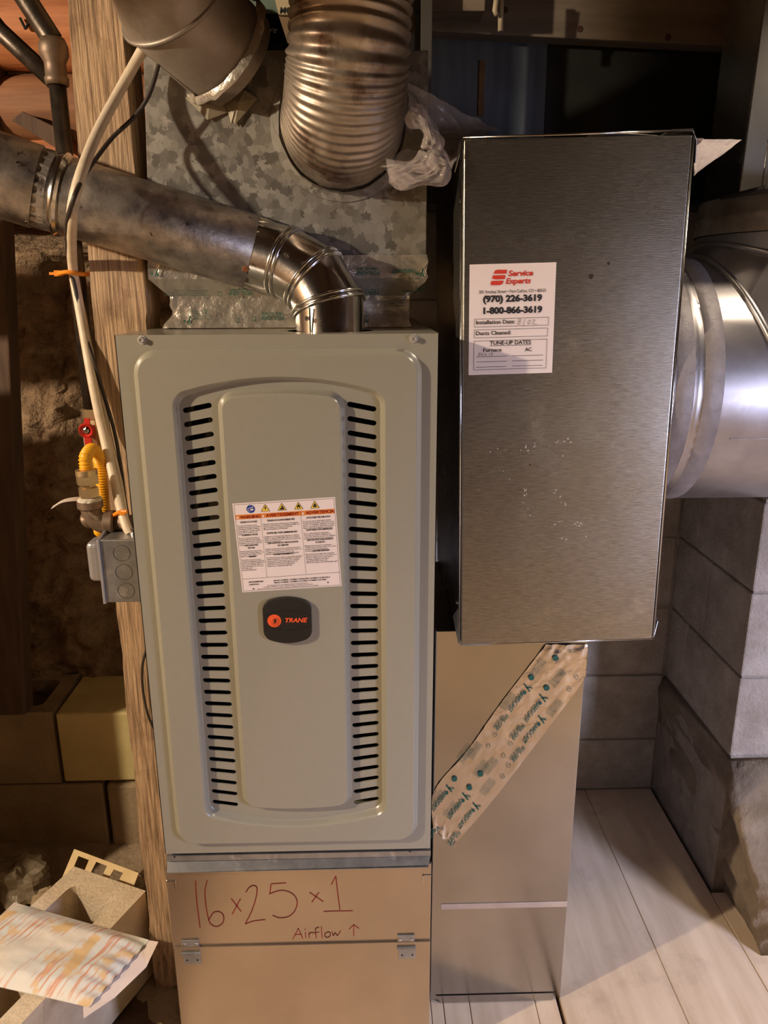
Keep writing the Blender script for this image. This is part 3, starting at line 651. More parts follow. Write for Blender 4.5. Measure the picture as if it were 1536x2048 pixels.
# ================================================================== FLUE PIPE
vp = thing('vent_pipe', (-.0502, 1.176, fz1), 'mottled zinc vent pipe sloping down from the left into the bright furnace elbow', 'pipe')
E = [(-.0502, 1.1745, fz1-.02), PD(659, 610, 1.14), PD(628, 557, 1.145), PD(571, 525, 1.15), PD(517, 509, 1.158)]
rg = mitre(E, .051); el = MB().rings(rg[:5]).build('elbow', SHINY, vp, autosm=25)
for i in (1, 2, 3):
    for d, r_ in ((-.004, .0026), (.004, .0026)):
        cc = V((0, 0, 0))
        for p in rg[i]: cc += p/len(rg[i])
        a = V(E[i-1]) if d < 0 else V(E[i+1]); t = (a-V(E[i])).normalized()
        MB().tube([p+(p-cc).normalized()*.001+t*abs(d) for p in rg[i]], r_, 8, closed=True).build('bead_ring', SHINY, el, smooth=True)
for px, py, z in ((572, 508, 1.095), (607, 526, 1.095), (614, 637, 1.09)): screw(el, PD(px, py, z), (V(EYE)-PD(px, py, z)), .0024, .0015, name='rivet')
sm = MB(); a = V((-.0765, 1.1305, 1.303)); sm.tube([a, a+V((.0, .0, .034))], .0012, 6); sm.build('seam', BLACK, el)
A, B = PD(510, 507, 1.158), PD(72, 374, 1.088); ax = (B-A).normalized(); Ln = (B-A).length
mb = MB(); lathe(mb, A+ax*.004, ax, [(0, .0535), (.0006, .0541), (Ln-.02, .0541)], 48); pb = mb.build('pipe_section', PIPE, vp, smooth=True)
mb = MB(); lathe(mb, A-ax*.028, ax, [(0, .0512), (.006, .0512), (.016, .0518), (.034, .0520)], 120, mod=lambda i, k: 1+(.022*(1 if k % 5 < 2 else -1) if i > 1 else 0)); mb.build('crimped_end', SHINY, pb, autosm=40)
mb = MB(); lathe(mb, B-ax*.045, ax, [(0, .0541), (.004, .0541), (.0075, .0575), (.011, .0578), (.0145, .0541), (.02, .0541)], 48); mb.build('bead_ring', SHINY, pb, smooth=True)
mb = MB(); lathe(mb, B-ax*.024, ax, [(0, .0541), (.004, .0538), (.03, .0532)], 120, mod=lambda i, k: 1+(.02*(1 if k % 5 < 2 else -1) if i else 0)); mb.build('crimped_band', PIPE, pb, autosm=40)
EX = PD(-160, 300, 1.035)
mb = MB(); ax2 = (EX-B).normalized(); lathe(mb, B-ax*.002, ax2, [(0, .0562), (.001, .0566), ((EX-B).length, .0566)], 48); p2 = mb.build('upstream_section', PIPE, vp, smooth=True)
for px, py, z in ((5, 318, 1.005), (38, 330, 1.01)): screw(p2, PD(px, py, z+.02), V(EYE)-PD(px, py, z), .0032, .003, name='rivet')
for px, py, z in ((73, 310, 1.075), (50, 440, 1.075), (512, 440, 1.155), (493, 560, 1.14)): screw(pb, PD(px, py, z), (V(EYE)-PD(px, py, z)).normalized()+V((0, 0, .3 if py < 450 else -.1)), .0034, .006)
lathe(q := MB(), PD(491, 538, 1.107), V(EYE)-PD(491, 538, 1.107), [(0, .0048), (.0008, .0042)], 16, cap=True); q.build('rust_spot', mat('rust', (150, 92, 48), (110, 62, 34), .8, 0, 200), pb)

# ================================================================== ROUND DUCT AT THE TOP LEFT
rd = thing('round_supply_duct', (-.2, 1.2, 1.6), 'dull round metal duct entering the plenum at the top left with torn tape', 'duct')
D0, D1, D2 = V((-.198, 1.245, 1.690)), PD(345, 5, 1.03), PD(285, -190, .93)
rg = mitre([D0+(D0-D1).normalized()*.02, D1, D2], .074, 48); ds = MB().rings(rg).build('duct_section', DARKZ, rd, autosm=25)
MB().tube([p for p in rg[1]], .0035, 8, closed=True).build('bead_ring', DARKZ, ds, smooth=True)
t = (D0-D1).normalized(); mb = MB(); lathe(mb, D0-t*.004+V((0, -.002, 0)), t, [(-.004, .0765), (0, .082), (.004, .0845)], 40, mod=lambda i, k: 1+noise.noise(V((k*.7, i, 0)))*.08); mb.build('collar', FOIL, rd, smooth=True)
tp = MB()
for pts in ([(370, 195), (415, 240), (455, 225), (440, 190)], [(440, 192), (470, 250), (515, 198), (490, 180)], [(455, 218), (462, 248), (478, 236), (480, 205)], [(350, 150), (395, 205), (405, 190), (365, 140)]):
    ps = [P(a, b, 1.2375-.004*(i % 2)) for i, (a, b) in enumerate(pts)]; cc = (ps[0]+ps[1]+ps[2]+ps[3])/4+V((0, -.004, 0))
    tp.add(ps+[cc], [(0, 1, 4), (1, 2, 4), (2, 3, 4), (3, 0, 4)])
tp.build('torn_tape', mat('old_tape', (118, 108, 90), (146, 134, 112), .5, .2, 30, bump=.5, bscale=60), rd, solid=.0008)

# ================================================================== CORRUGATED DUCT
cf = thing('corrugated_duct', (-.02, 1.18, 1.5), 'stained corrugated aluminium duct bending up out of the plenum', 'duct')
path = []; rad = []
cy, cz = 1.225, 1.592
for i in range(5): path.append((-.0285, cy+.02-.005*i, cz))
s0 = V(path[-1]); rb = .088
for i in range(1, 131):
    a = PI/2*i/130; path.append((-.0285+.014*i/130, s0.y-rb*math.sin(a), s0.z+rb*(1-math.cos(a))))
e0 = V(path[-1])
for i in range(1, 150): path.append((e0.x+.02*i/150, e0.y, e0.z+i*.0019))
n = len(path); L = [0]
for a, b in zip(path, path[1:]): L.append(L[-1]+(V(b)-V(a)).length)
def cr(s):
    pitch = .0072 if s < .13 else .0145
    ph = s/.0072 if s < .13 else .13/.0072+(s-.13)/.0145
    return .0885-.0105*min(1, s/.16)+(.0013 if s < .13 else .0024)*math.sin(2*PI*ph)
rad = [cr(s) for s in L]
MB().tube(path, rad, 72, rfun=lambda i, k: 1+nz((math.cos(k*.0873)*2, math.sin(k*.0873)*2, L[i]*14), 1.3, .016)).build('corrugated_sleeve', FLEX, cf, smooth=True)
mb = MB(); lathe(mb, (-.0285, 1.2395, cz), (0, -1, 0), [(0, .105), (.0015, .1045), (.003, .093), (.014, .092)], 60, mod=lambda i, k: 1+noise.noise(V((k*.5, i*.1, 2)))*.02); mb.build('collar', SPANGLE, cf)
for px, py in ((568, 245), (640, 372), (788, 383)): screw(cf, P(px, py, 1.236), r=.003, h=.004)

# ================================================================== RETURN BOX
rbx = thing('return_air_box', (.3, 1.35, .80), 'tall galvanized return air box with a service sticker, right of the furnace', 'duct box')
RT = Matrix.Rotation(-.0190, 3, 'Y'); pv = V((.3, 1.15, 1.185))
def rp(x, y, z): return pv+RT@(V((x, y, z))-pv)
bx = MB(); X0, X1, Z0, Z1 = .1455, .4625, .8055, 1.5625
bx.add([rp(x, y, z) for x, y, z in ((X0, 1.156, Z0), (X1, 1.156, Z0), (X1, 1.56, Z0), (X0, 1.56, Z0), (X0, 1.156, Z1), (X1, 1.156, Z1), (X1, 1.56, Z1), (X0, 1.56, Z1))],
       [(0, 3, 2, 1), (4, 5, 6, 7), (0, 1, 5, 4), (1, 2, 6, 5), (2, 3, 7, 6), (3, 0, 4, 7)])
bx.build('box_shell', GALVBOX, rbx, bevel=.002)
bx = MB(); vsx = [rp(x, 1.1525, z) for x, z in ((X0+.001, Z0-.001), (X1-.001, Z0-.001), (X1-.001, Z1-.002), (X0+.001, Z1-.002))]
vsb = [p+V((0, -.004, 0)) for p in vsx]; bx.hexa([vsx[0], vsx[1], vsx[2], vsx[3]], [vsb[0], vsb[1], vsb[2], vsb[3]])
bx.build('front_cover', GALVBOX, rbx, bevel=.0035, bseg=4)
fb = MB()      # folded edge strips proud of the cover
for (xa, za), (xb, zb) in (((X0-.0015, Z0), (X0-.0015, Z1)), ((X1+.0018, Z0), (X1+.0018, Z1)), ((X0, Z0-.0025), (X1, Z0-.0025)), ((X0, Z1+.001), (X1, Z1+.0045))):
    fb.tube([rp(xa, 1.1515, za), rp(xb, 1.1515, zb)], .0017, 8)
fb.build('folded_edge', SHINY, rbx, smooth=True)
tb = MB(); lo = [rp(X1-.002, 1.150, Z1+.002), rp(X1+.011, 1.160, Z1-.028), rp(X1+.011, 1.20, Z1-.03), rp(X1-.002, 1.2, Z1+.002)]
tb.add([rp(X1-.03, 1.150, Z1+.0055), rp(X1-.001, 1.150, Z1+.006), rp(X1+.007, 1.153, Z1-.008), rp(X1+.0095, 1.157, Z1-.035),
        rp(X1-.03, 1.20, Z1+.0055), rp(X1-.001, 1.20, Z1+.006), rp(X1+.007, 1.20, Z1-.008), rp(X1+.003, 1.20, Z1-.05)], [(0, 1, 5, 4), (1, 2, 6, 5), (2, 3, 7, 6)])
tb.build('bent_tab', GALV, rbx, solid=.001, label='bent metal tab at the upper right corner')
tb = MB(); tb.add([rp(X1+.003, 1.152, Z0), rp(X1+.013, 1.165, Z0+.022), rp(X1+.012, 1.20, Z0+.036), rp(X1+.003, 1.2, Z0)], [(0, 1, 2, 3)]); tb.build('bent_tab', GALV, rbx, solid=.001)
tb = MB(); tb.add([rp(X0-.002, 1.153, Z1), rp(X0-.003, 1.175, Z1-.002), rp(X0-.009, 1.17, Z1-.04), rp(X0-.004, 1.155, Z1-.02)], [(0, 1, 2, 3)]); tb.build('bent_tab', GALV, rbx, solid=.001)
tb = MB(); tb.add([rp(X0-.003, 1.153, Z0), rp(X0-.002, 1.175, Z0), rp(X0-.010, 1.172, Z0+.04), rp(X0-.004, 1.155, Z0+.06)], [(0, 1, 2, 3)]); tb.build('bent_tab', GALV, rbx, solid=.001)
for px, py in ((912, 400), (912, 1205)): p = P(px, py, 1.18); screw(rbx, (rp(X0, 1.18, p.z).x, 1.18, p.z), (-1, 0, 0), .003, .004)
for px, py, rr_ in ((1183, 553, .0038), (1217, 527, .0022), (1060, 930, .0016)): lathe(q := MB(), P(px, py, 1.1484), (0, -1, 0), [(0, rr_), (.0002, rr_*.8)], 12, cap=True); q.build('dark_spot', IRON, rbx)
q = MB(); rs = random.Random(4)
for ax_, ay_, bx_, by_, n_ in ((1040, 965, 1068, 1010, 7), (1110, 980, 1165, 1050, 12), (1000, 925, 1060, 1030, 8), (1100, 1044, 1170, 1048, 8), (1125, 1070, 1138, 1092, 5), (1035, 895, 1140, 880, 14), (1160, 1080, 1190, 1058, 8), (980, 900, 1130, 910, 12)):
    for _ in range(n_):
        t = rs.random(); p = P(ax_+(bx_-ax_)*t+rs.uniform(-5, 5), ay_+(by_-ay_)*t+rs.uniform(-5, 5), 1.1483); rr_ = rs.uniform(.0004, .0013)
        q.add([p+V((rr_*math.cos(k)*rs.uniform(.6, 1.5), 0, rr_*math.sin(k))) for k in [0, 1, 2.1, 3.1, 4.2, 5.2]], [(0, 1, 2, 3, 4, 5)])
q.build('paint_speck', mat('speck', (184, 176, 166), (196, 188, 178), .7), rbx, kind='stuff')
# service sticker
YS = 1.1483; k2 = 210/1536
def sp(a, b): p = P(920+a*k2, 510+b*k2, YS); return p
SS = Sheet(sp(140, 140), sp(1428, 105), sp(125, 1758), 1288, 1618)
q = MB(); SS.rect(q, 0, 0, 1270, 1618, 0); stk = q.build('service_sticker', PAPER, rbx)
def X_(a, b): return (a-140+(b-140)*.009, b-140+(a-140)*.027)
q = MB()
def tx(t, a, b, size, bold=0, width=None, mb=None, shear=0, align='l'): u, v = X_(a, b); SS.text(mb or q, t, u, v, size, bold, shear, width, align, .0006)
tx('201 Smokey Street • Fort Collins, CO • 80525', 275, 552, 62, .004, 990)
tx('(970) 226-3619', 335, 676, 128, .045, 875); tx('1-800-866-3619', 322, 846, 128, .045, 895)
tx('Installation Date:', 230, 1000, 82, .012, 585); tx('Ducts Cleaned:', 228, 1160, 82, .012, 530)
tx('TUNE-UP DATES', 442, 1304, 80, .012, 620); tx('Furnace', 342, 1408, 78, .012, 278); tx('AC', 975, 1398, 76, .012, 100)
def bxf(a0, b0, a1, b1): u0, v0 = X_(a0, b0); u1, v1 = u0+(a1-a0), v0+(b1-b0); SS.frame(q, u0, v0, u1, v1, 5, .0006)
bxf(212, 925, 1315, 1040); bxf(210, 1083, 1308, 1200); bxf(207, 1248, 1302, 1680)
def ln(a0, b0, a1): u, v = X_(a0, b0); SS.line(q, [(u, v), (u+a1-a0, v)], 6, .0006)
ln(440, 1318, 1062); ln(245, 1482, 710); ln(245, 1560, 705); ln(240, 1640, 700); ln(787, 1468, 1250); ln(785, 1544, 1250); ln(782, 1622, 1245)
q.build('black_print', INK, stk)
q = MB(); tx('Service', 700, 302, 112, .03, 370, q, .22); tx('Experts', 665, 412, 112, .03, 375, q, .22)
for pts in ([(490, 270), (510, 225), (550, 212), (688, 212), (678, 268)], [(468, 340), (482, 293), (665, 288), (655, 345), (520, 350)], [(445, 415), (462, 372), (640, 366), (622, 412), (585, 430), (460, 432)]):
    SS.poly(q, [X_(*p) for p in pts], .0006)
q.build('red_print', LOGORED, stk)
q = MB()
for pts in ([(905, 922), (870, 920), (868, 950), (895, 965), (890, 995), (858, 998), (862, 970), (905, 940), (905, 922)], [(922, 965), (926, 968)], [(966, 920), (938, 1025)], [(1035, 935), (1008, 960), (1010, 995), (1040, 985), (1048, 950), (1035, 935)], [(1078, 950), (1100, 925), (1115, 940), (1078, 995), (1145, 995)],
            None, [(285, 1425), (278, 1462), (305, 1455), (318, 1432), (285, 1425)], [(355, 1430), (332, 1445), (330, 1462), (352, 1460)], [(395, 1435), (372, 1450), (375, 1462), (395, 1458)], [(448, 1425), (436, 1460)], [(495, 1425), (475, 1428), (472, 1440), (488, 1445), (482, 1458), (470, 1458)]):
    if pts is None: q.build('pencil_date', PENCIL, stk); q = MB(); continue
    SS.line(q, [X_(*p) for p in pts], 5, .0006)
q.build('pencil_month', PENCIL, stk)

# ================================================================== LOWER RETURN DUCT
ld = thing('lower_return_duct', (.25, 1.37, 0), 'shiny rectangular return duct standing on the boards below the metal box', 'duct')
MB().box((.117, 1.2, .004), (.3775, 1.55, .803)).build('duct_shell', GALVLOW, ld, bevel=.0015)
mb = MB(); mb.add([(.128, 1.1985, .016), (.368, 1.1985, .016), (.358, 1.1965, .001), (.138, 1.1965, .001)], [(0, 3, 2, 1)]); mb.build('bottom_lip', GALVLOW, ld, solid=.0012)
mb = MB(); mb.box((.135, 1.1983, .2245), (.3765, 1.1999, .2365)); mb.build('pressed_rib', mat('matte_zinc', (196, 180, 166), (206, 190, 176), .5, .6, 30), ld, bevel=.0006)
# diagonal foil tape
TA, TB, TC, TD = P(1100, 1288, 1.199), P(1179, 1288, 1.199), P(868, 1655, 1.199), P(908, 1692, 1.199)
rows = []; NR, NC = 70, 22
edgeL = spline([P(1092, 1288, 1.199), P(1000, 1408, 1.199), P(935, 1500, 1.199), P(868, 1582, 1.199), P(866, 1660, 1.199)], 10)
edgeR = spline([P(1180, 1288, 1.199), P(1172, 1350, 1.199), P(1085, 1470, 1.199), P(985, 1600, 1.199), P(908, 1690, 1.199)], 10)
def at(E_, t): i = min(int(t*(len(E_)-1)), len(E_)-2); f = t*(len(E_)-1)-i; return E_[i].lerp(E_[i+1], f)
for j in range(NR+1):
    t = j/NR; a, b = at(edgeL, t), at(edgeR, t); r = []
    for i in range(NC+1):
        p = a.lerp(b, i/NC); k = 1+2.6*max(0, 1-t/.10)+2.4*max(0, (t-.82)/.18)
        d = .0014+abs(nz(p, 40, .0018))*k+nz(p, 110, .0006)*k
        r.append((min(p.x, .379), 1.1995-max(d, .0006), p.z))
    rows.append(r)
TAPE = mat('diagonal_foil', (204, 192, 172), (216, 204, 186), .22, .88, 12, bump=.5, bscale=40, bdist=.004, rvar=.06, big=.15)
dt = MB().rings(rows, wrap=False).build('foil_tape', TAPE, ld, autosm=25)
gp = MB(); S3 = Sheet((0, 1.1975, 0), (1, 1.1975, 0), (0, 1.1975, -1), 1, 1); rt = math.radians(123.5); KK = 400/1536
def dtx(t, a, b, size, width, off=.0012, bold=.02):
    p = P(850+a*KK, 1250+b*KK, 1.1975); S3.text(gp, t, p.x, -p.z, size, bold, 0, width, 'l', off+.0012, rt, 2)
for a, b in ((775, 490), (895, 570), (885, 735), (175, 1265), (300, 1325), (380, 1400)):
    dtx('HARDCAST', a-25, b+5, .0115, .047); p = P(850+(a+20)*KK, 1250+(b-25)*KK, 1.1975); c_, n_ = math.cos(rt), math.sin(rt); logo(S3, gp, p.x, -p.z, .0085, c_, n_)
for a, b in ((620, 685), (745, 760), (745, 930), (255, 1580), (90, 1540)):
    dtx('FOIL-GRIP', a, b, .0095, .034); dtx('1404-181 BFX', a-28, b+2, .007, .030, bold=.01)
for a, b in ((370, 950), (440, 920), (490, 1060), (560, 1040), (540, 1200), (700, 540), (1060, 590), (930, 280), (1080, 360), (160, 1290), (260, 1380)):
    for i in range(5): dtx('closure system for use with flexible air ducts', a-i*11, b-i*7, .0034, .034, bold=.004)
for a, b in ((815, 400), (932, 480), (225, 1178), (340, 1245), (425, 1140), (1000, 250)):
    p = P(850+a*KK, 1250+b*KK, 1.1975); S3.disc(gp, p.x, -p.z, .0052, .0026, 14)
for a, b in ((535, 835), (655, 905), (640, 1075), (485, 925), (600, 1000), (595, 1160), (1105, 490), (1160, 395)):
    p = P(850+a*KK, 1250+b*KK, 1.1975); S3.line(gp, [(p.x+.0036*math.cos(q_), -p.z+.0036*math.sin(q_)) for q_ in [k*PI/6 for k in range(13)]], .0008, .0026)
gp.build('green_print', GREENP, dt)

# ================================================================== BIG ROUND DUCT
br = thing('round_return_duct', (.6, 1.36, .99), 'large round metal duct with duct tape, elbowing up at the right edge', 'duct')
r_ = .208; cx, cz = .545, 1.445; Rb = .240; zc = cz-Rb
pts = [V((.4665, 1.36, zc))]
T = Rb*math.tan(math.radians(22.5))
js = [V((cx+T, 1.36, zc)), V((cx+Rb, 1.36, cz-T))]
pts += js+[V((cx+Rb, 1.36, cz))]
rg = mitre(pts, r_, 64)
bb = MB().rings(rg).build('gored_elbow', ROUND, br, autosm=20)
for i in (1, 2): MB().tube([p+(p-V(pts[i])).normalized()*.001 for p in rg[i]], .0055, 8, closed=True).build('bead_ring', ROUND, bb, smooth=True)
for x, w_, rr_ in ((.468, .028, .0006), (.4965, .014, .0003), (.511, .030, .0008)):
    mb = MB(); lathe(mb, (x, 1.36, zc), (1, 0, 0), [(0, r_+.0004), (.0005, r_+rr_), (w_*.35, r_+rr_*1.2), (w_*.5, r_+rr_*2), (w_*.62, r_+rr_*1.1), (w_, r_+rr_), (w_+.0005, r_+.0004)], 72, mod=lambda i, k: 1+noise.noise(V((k*.35, i*.3, x*40)))*.0035)
    mb.build('tape_band', DUCTTAPE if x != .4965 else ROUND, br, smooth=True)
xcol = js[-1].x
mb = MB(); lathe(mb, (xcol, 1.36, cz+.001), (0, 0, 1), [(0, r_+.004), (.003, r_+.006), (.02, r_+.001), (.024, r_+.006), (.03, r_+.002), (.055, r_)], 56); mb.build('collar', DARKZ, br, smooth=True)
sm = MB(); sm.tube([(.565, 1.36-r_-.0008+.012, zc-.068), (.70, 1.36-r_-.0008+.012, zc-.068)], .0012, 6); sm.build('seam', DARKZ, br)

ri = thing('riser_duct', (.82, 1.4, 1.5), 'tall rectangular metal riser duct at the top right edge', 'duct')
mb = MB(); lo = [V((.625, 1.36, 1.502)), V((1.0, 1.36, 1.502)), V((1.0, 1.50, 1.502)), V((.625, 1.50, 1.502))]; hi = [p+V((.012, 0, .605)) for p in lo]
mb.hexa(lo, hi).build('riser_shell', GALV, ri, bevel=.0012)
mb = MB(); mb.tube([V((.625, 1.3595, 1.502)), V((.637, 1.3595, 2.107))], .0016, 6); mb.tube([V((.662, 1.3595, 1.502)), V((.674, 1.3595, 2.107))], .0008, 6); mb.build('folded_seam', SHINY, ri)
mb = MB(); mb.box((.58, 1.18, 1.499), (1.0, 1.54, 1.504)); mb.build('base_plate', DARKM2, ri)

# ================================================================== BACKGROUND PANELS, BEAM, OLD APPLIANCE
tk = thing('trunk_duct', (.5, 1.8, 1.53), 'dark sheet metal trunk duct behind the return box, below the beam', 'duct')
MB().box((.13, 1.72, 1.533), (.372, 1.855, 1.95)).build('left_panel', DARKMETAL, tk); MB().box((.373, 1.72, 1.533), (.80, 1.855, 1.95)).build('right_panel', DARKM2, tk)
MB().box((.236, 1.7165, 1.70), (.247, 1.7198, 1.80)).build('rust_streak', mat('rust_orange', (128, 92, 54), (110, 78, 46), .8, 0, 50), tk)
bmv = child_of_mesh(MB().hexa([P(852, 62, 1.66), P(1500, 94, 1.66), P(1500, 94, 1.66)+V((0, .045, 0)), P(852, 62, 1.66)+V((0, .045, 0))],
    [P(852, 62, 1.66)+V((0, 0, .14)), P(1500, 94, 1.66)+V((0, 0, .14)), P(1500, 94, 1.66)+V((0, .045, .14)), P(852, 62, 1.66)+V((0, .045, .14))]).build('wooden_beam', BEAMW, bevel=.003, label='weathered wooden beam across the top right, with knots', cat='beam'))
q = MB()
for px, py in ((1160, 58), (1336, 75), (1010, 20)): lathe(q, P(px, py, 1.6595), (0, -1, 0), [(0, .006), (.0006, .005)], 12, cap=True)
q.build('knot', mat('knot_wood', (84, 54, 32), (70, 46, 28), .8), bmv)
MB().box((.122, 1.56, 1.838), (.222, 1.625, 1.93)).build('beam_stub', BEAMW, bevel=.002, label='short grey wood offcut in front of the beam, right of the corrugated duct', cat='board')
mb = MB(); mb.tube([P(997, -30, 1.55), P(990, 22, 1.55), P(994, 30, 1.55)], .005, 8); mb.tube([P(1003, -30, 1.56), P(1001, 62, 1.56)], .005, 8)
mb.build('pale_clip', mat('clip_plastic', (190, 172, 140), (206, 188, 158), .5), smooth=True, label='pale plastic strap hanging beside the wood offcut at the top', cat='strap')
mb = MB(); a_ = P(853, 30, 1.52); b_ = P(866, 330, 1.52); mb.box((.107, 1.52, 1.50), (.124, 1.523, 1.95)).box((.107, 1.523, 1.50), (.109, 1.56, 1.95))
sg = child_of_mesh(mb.build('angle_strip', mat('grey_angle', (88, 84, 76), (106, 100, 92), .5, .5), label='narrow grey metal angle strip standing behind the corrugated duct', cat='strip', base=(.115, 1.54, 1.50)))
screw(sg, P(848, 130, 1.5195), r=.003, h=.003)
MB().box((.045, 1.715, 1.695), (.106, 1.74, 2.0)).build('grey_panel', mat('grey_backing', (92, 88, 80), (108, 104, 96), .6, .3, 20), label='narrow grey panel behind the corrugated duct top', cat='panel')
oa = thing('old_appliance', (-.12, 1.78, 1.69), 'old dark appliance panel with teal top and a cream sign behind the ducts', 'appliance')
YA = 1.45; 
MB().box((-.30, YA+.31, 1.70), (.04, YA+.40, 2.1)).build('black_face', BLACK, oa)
Yq = 1.755
p1, p2_ = P(480, 27, Yq), P(560, 27, Yq)
MB().box((p1.x-.12, Yq-.002, p1.z), (p2_.x+.01, Yq+.003, p1.z+.12)).build('teal_strip', TEAL, oa)
q = MB(); ps = [P(545, -20, 1.70), P(640, -20, 1.70), P(640, 29, 1.70), P(557, 29, 1.70)]; q.hexa(ps, [p+V((0, .01, 0)) for p in ps]); cs = q.build('cream_sign', CREAM, oa)
ps = [P(557, 30, 1.712), P(640, 30, 1.712), P(640, 120, 1.712), P(575, 85, 1.712)]; MB().hexa(ps, [p+V((0, .006, 0)) for p in ps]).build('tan_side', mat('tan_board', (120, 96, 64), (132, 108, 74), .7), oa)
SA = Sheet((0, 1.6995, 0), (1, 1.6995, 0), (0, 1.6995, -1), 1, 1)
q = MB(); p = P(559, 27, 1.6995); SA.text(q, 'MODEL', p.x, -p.z, .0150, .03, .15); q.build('black_print', INK, cs)
SB = Sheet((0, 1.7595, 0), (1, 1.7595, 0), (0, 1.7595, -1), 1, 1)
q = MB(); p = P(516, 66, 1.7595); SB.text(q, 'ature', p.x, -p.z, .0175, .0, .35); q.build('pale_script', WHITEP, oa)

# ================================================================== PLASTIC BAG, WRAP
bg = MB()
def crumple(mb, corners, nx, ny, amp, sc_, seed, sag=(0, 0, 0)):
    a, b, c_, d = [V(p) for p in corners]; rows = []
    for j in range(ny+1):
        r = []
        for i in range(nx+1):
            u, v = i/nx, j/ny; p = a.lerp(b, u).lerp(d.lerp(c_, u), v); w_ = math.sin(PI*u)*math.sin(PI*v)
            k = 1-abs(noise.noise(p*sc_+V((seed, 0, 0))))*2; k2_ = 1-abs(noise.noise(p*sc_*2.3+V((0, seed, 0))))*2
            p = p+V(sag)*w_+V((nz(p, sc_*1.2, amp*.6), -(k*amp+k2_*amp*.5), nz(p+V((5, 5, seed)), sc_*1.1, amp*.6)))
            r.append(p)
        rows.append(r)
    mb.rings(rows, wrap=False)
crumple(bg, [P(812, 168, 1.20), P(905, 215, 1.25), P(995, 262, 1.35), P(870, 268, 1.22)], 36, 26, .007, 22, 1)
crumple(bg, [P(812, 168, 1.18), P(872, 262, 1.20), P(905, 335, 1.17), P(818, 225, 1.15)], 34, 26, .008, 22, 2)
crumple(bg, [P(870, 268, 1.22), P(990, 262, 1.34), P(935, 275, 1.175), P(902, 340, 1.165)], 30, 20, .006, 25, 3)
for pts, wds, yy in (([(818, 222), (850, 250), (866, 290), (862, 312), (835, 330), (775, 342)], .012, 1.125), ([(860, 308), (890, 330), (880, 350), (830, 362), (780, 350)], .011, 1.13)):
    sp_ = spline([P(a, b, yy+.004*i) for i, (a, b) in enumerate(pts)], 8); rows = []
    for i, p in enumerate(sp_):
        t = (sp_[min(i+1, len(sp_)-1)]-sp_[max(i-1, 0)]).normalized(); nrm = t.cross(V((0, 1, 0))).normalized()
        rows.append([p+nrm*wds*(k/6-1)*(1+.4*math.sin(i*.5))+V((0, -.008*math.cos((k-6)/6*PI/2)+nz((i*.3, k, yy), 1, .004), 0)) for k in range(13)])
    bg.rings(rows, wrap=False)
crumple(bg, [P(760, 330, 1.16), P(815, 300, 1.185), P(893, 318, 1.185), P(850, 352, 1.15)], 30, 20, .006, 26, 4)
crumple(bg, [P(772, 340, 1.14), P(858, 330, 1.15), P(862, 352, 1.16), P(800, 384, 1.16)], 26, 18, .005, 28, 6, (0, 0, -.004))
bg.build('plastic_bag', BAG, autosm=40, label='crumpled clear plastic bag hanging off the top left corner of the metal box', cat='plastic bag')
wp = MB(); crumple(wp, [V((.33, 1.19, 1.574)), V((.50, 1.22, 1.572)), V((.56, 1.45, 1.57)), V((.30, 1.45, 1.574))], 30, 24, .002, 12, 8, (0, 0, .018))
wp.build('plastic_sheet', WRAP, autosm=40, label='milky plastic sheet lying on top of the metal box', cat='plastic sheet')
ps = [P(1386, 279, 1.24), P(1484, 279, 1.30), P(1388, 350, 1.22)]
wq_ = MB(); rows = []
for j in range(13):
    a, b = ps[0].lerp(ps[2], j/12), ps[1].lerp(ps[2], j/12)
    rows.append([a.lerp(b, i/12)+V((0, nz((i*.3, j*.3, 2), 1, .003), nz((i*.9, j*.1, 1), 2, .0012))) for i in range(13)])
wq_.rings(rows, wrap=False).build('paper_flap', mat('lining_paper', (172, 158, 152), (186, 172, 166), .7), solid=.001, label='torn triangular paper flap sticking out right of the metal box top', cat='paper')

# ================================================================== POST
po = MB(); lv = [(-.02, -.440), (.155, -.437), (.82, -.434), (1.43, -.420), (1.54, -.420), (1.735, -.412), (2.119, -.40)]
rows = []
zs = [-.02+i*(2.139)/160 for i in range(161)]
for z in zs:
    xl = np.interp(z, [a for a, b in lv], [b for a, b in lv]); xr = -.3415 if z < 1.32 else -.3385
    r = []
    lo_ = max(0, .12-z)/.12
    for (x, y) in [(xl, 1.25), (xl*.75+xr*.25, 1.25), (xl*.5+xr*.5, 1.25), (xl*.25+xr*.75, 1.25), (xr, 1.25), (xr, 1.295), (xr, 1.338), ((xl+xr)/2, 1.338), (xl, 1.338), (xl, 1.295)]:
        d = nz((x*6, y*6, z*3), 3, .0022)+nz((x*40, y*30, z*9), 2, .0009)
        p = V((x+(d if x < -.40 else -abs(d)*.3 if x > -.345 else 0), y+(d if y < 1.26 else 0)+lo_*abs(nz((x*60, 1, z*12), 1, .03)), z))
        r.append(p)
    rows.append(r)
po.rings(rows, cap0=True, cap1=True).build('timber_post', POSTW, autosm=35, label='rough weathered square timber post behind the left side of the furnace', cat='post')
lt = MB(); a, b = P(10, 500, 1.63), P(47, 1352, 1.63)
d = (a-b)/(a.z-b.z); zt = 2.0; tp_ = b+d*(zt-b.z); bt = b+d*(.402-b.z)
lt.hexa([bt+V((-.11, 0, 0)), bt, bt+V((0, .05, 0)), bt+V((-.11, .05, 0))], [tp_+V((-.11, 0, 0)), tp_, tp_+V((0, .05, 0)), tp_+V((-.11, .05, 0))])
lt.build('leaning_timber', DARKW, bevel=.004, label='dark leaning timber at the far left edge, standing on the hollow block', cat='timber')

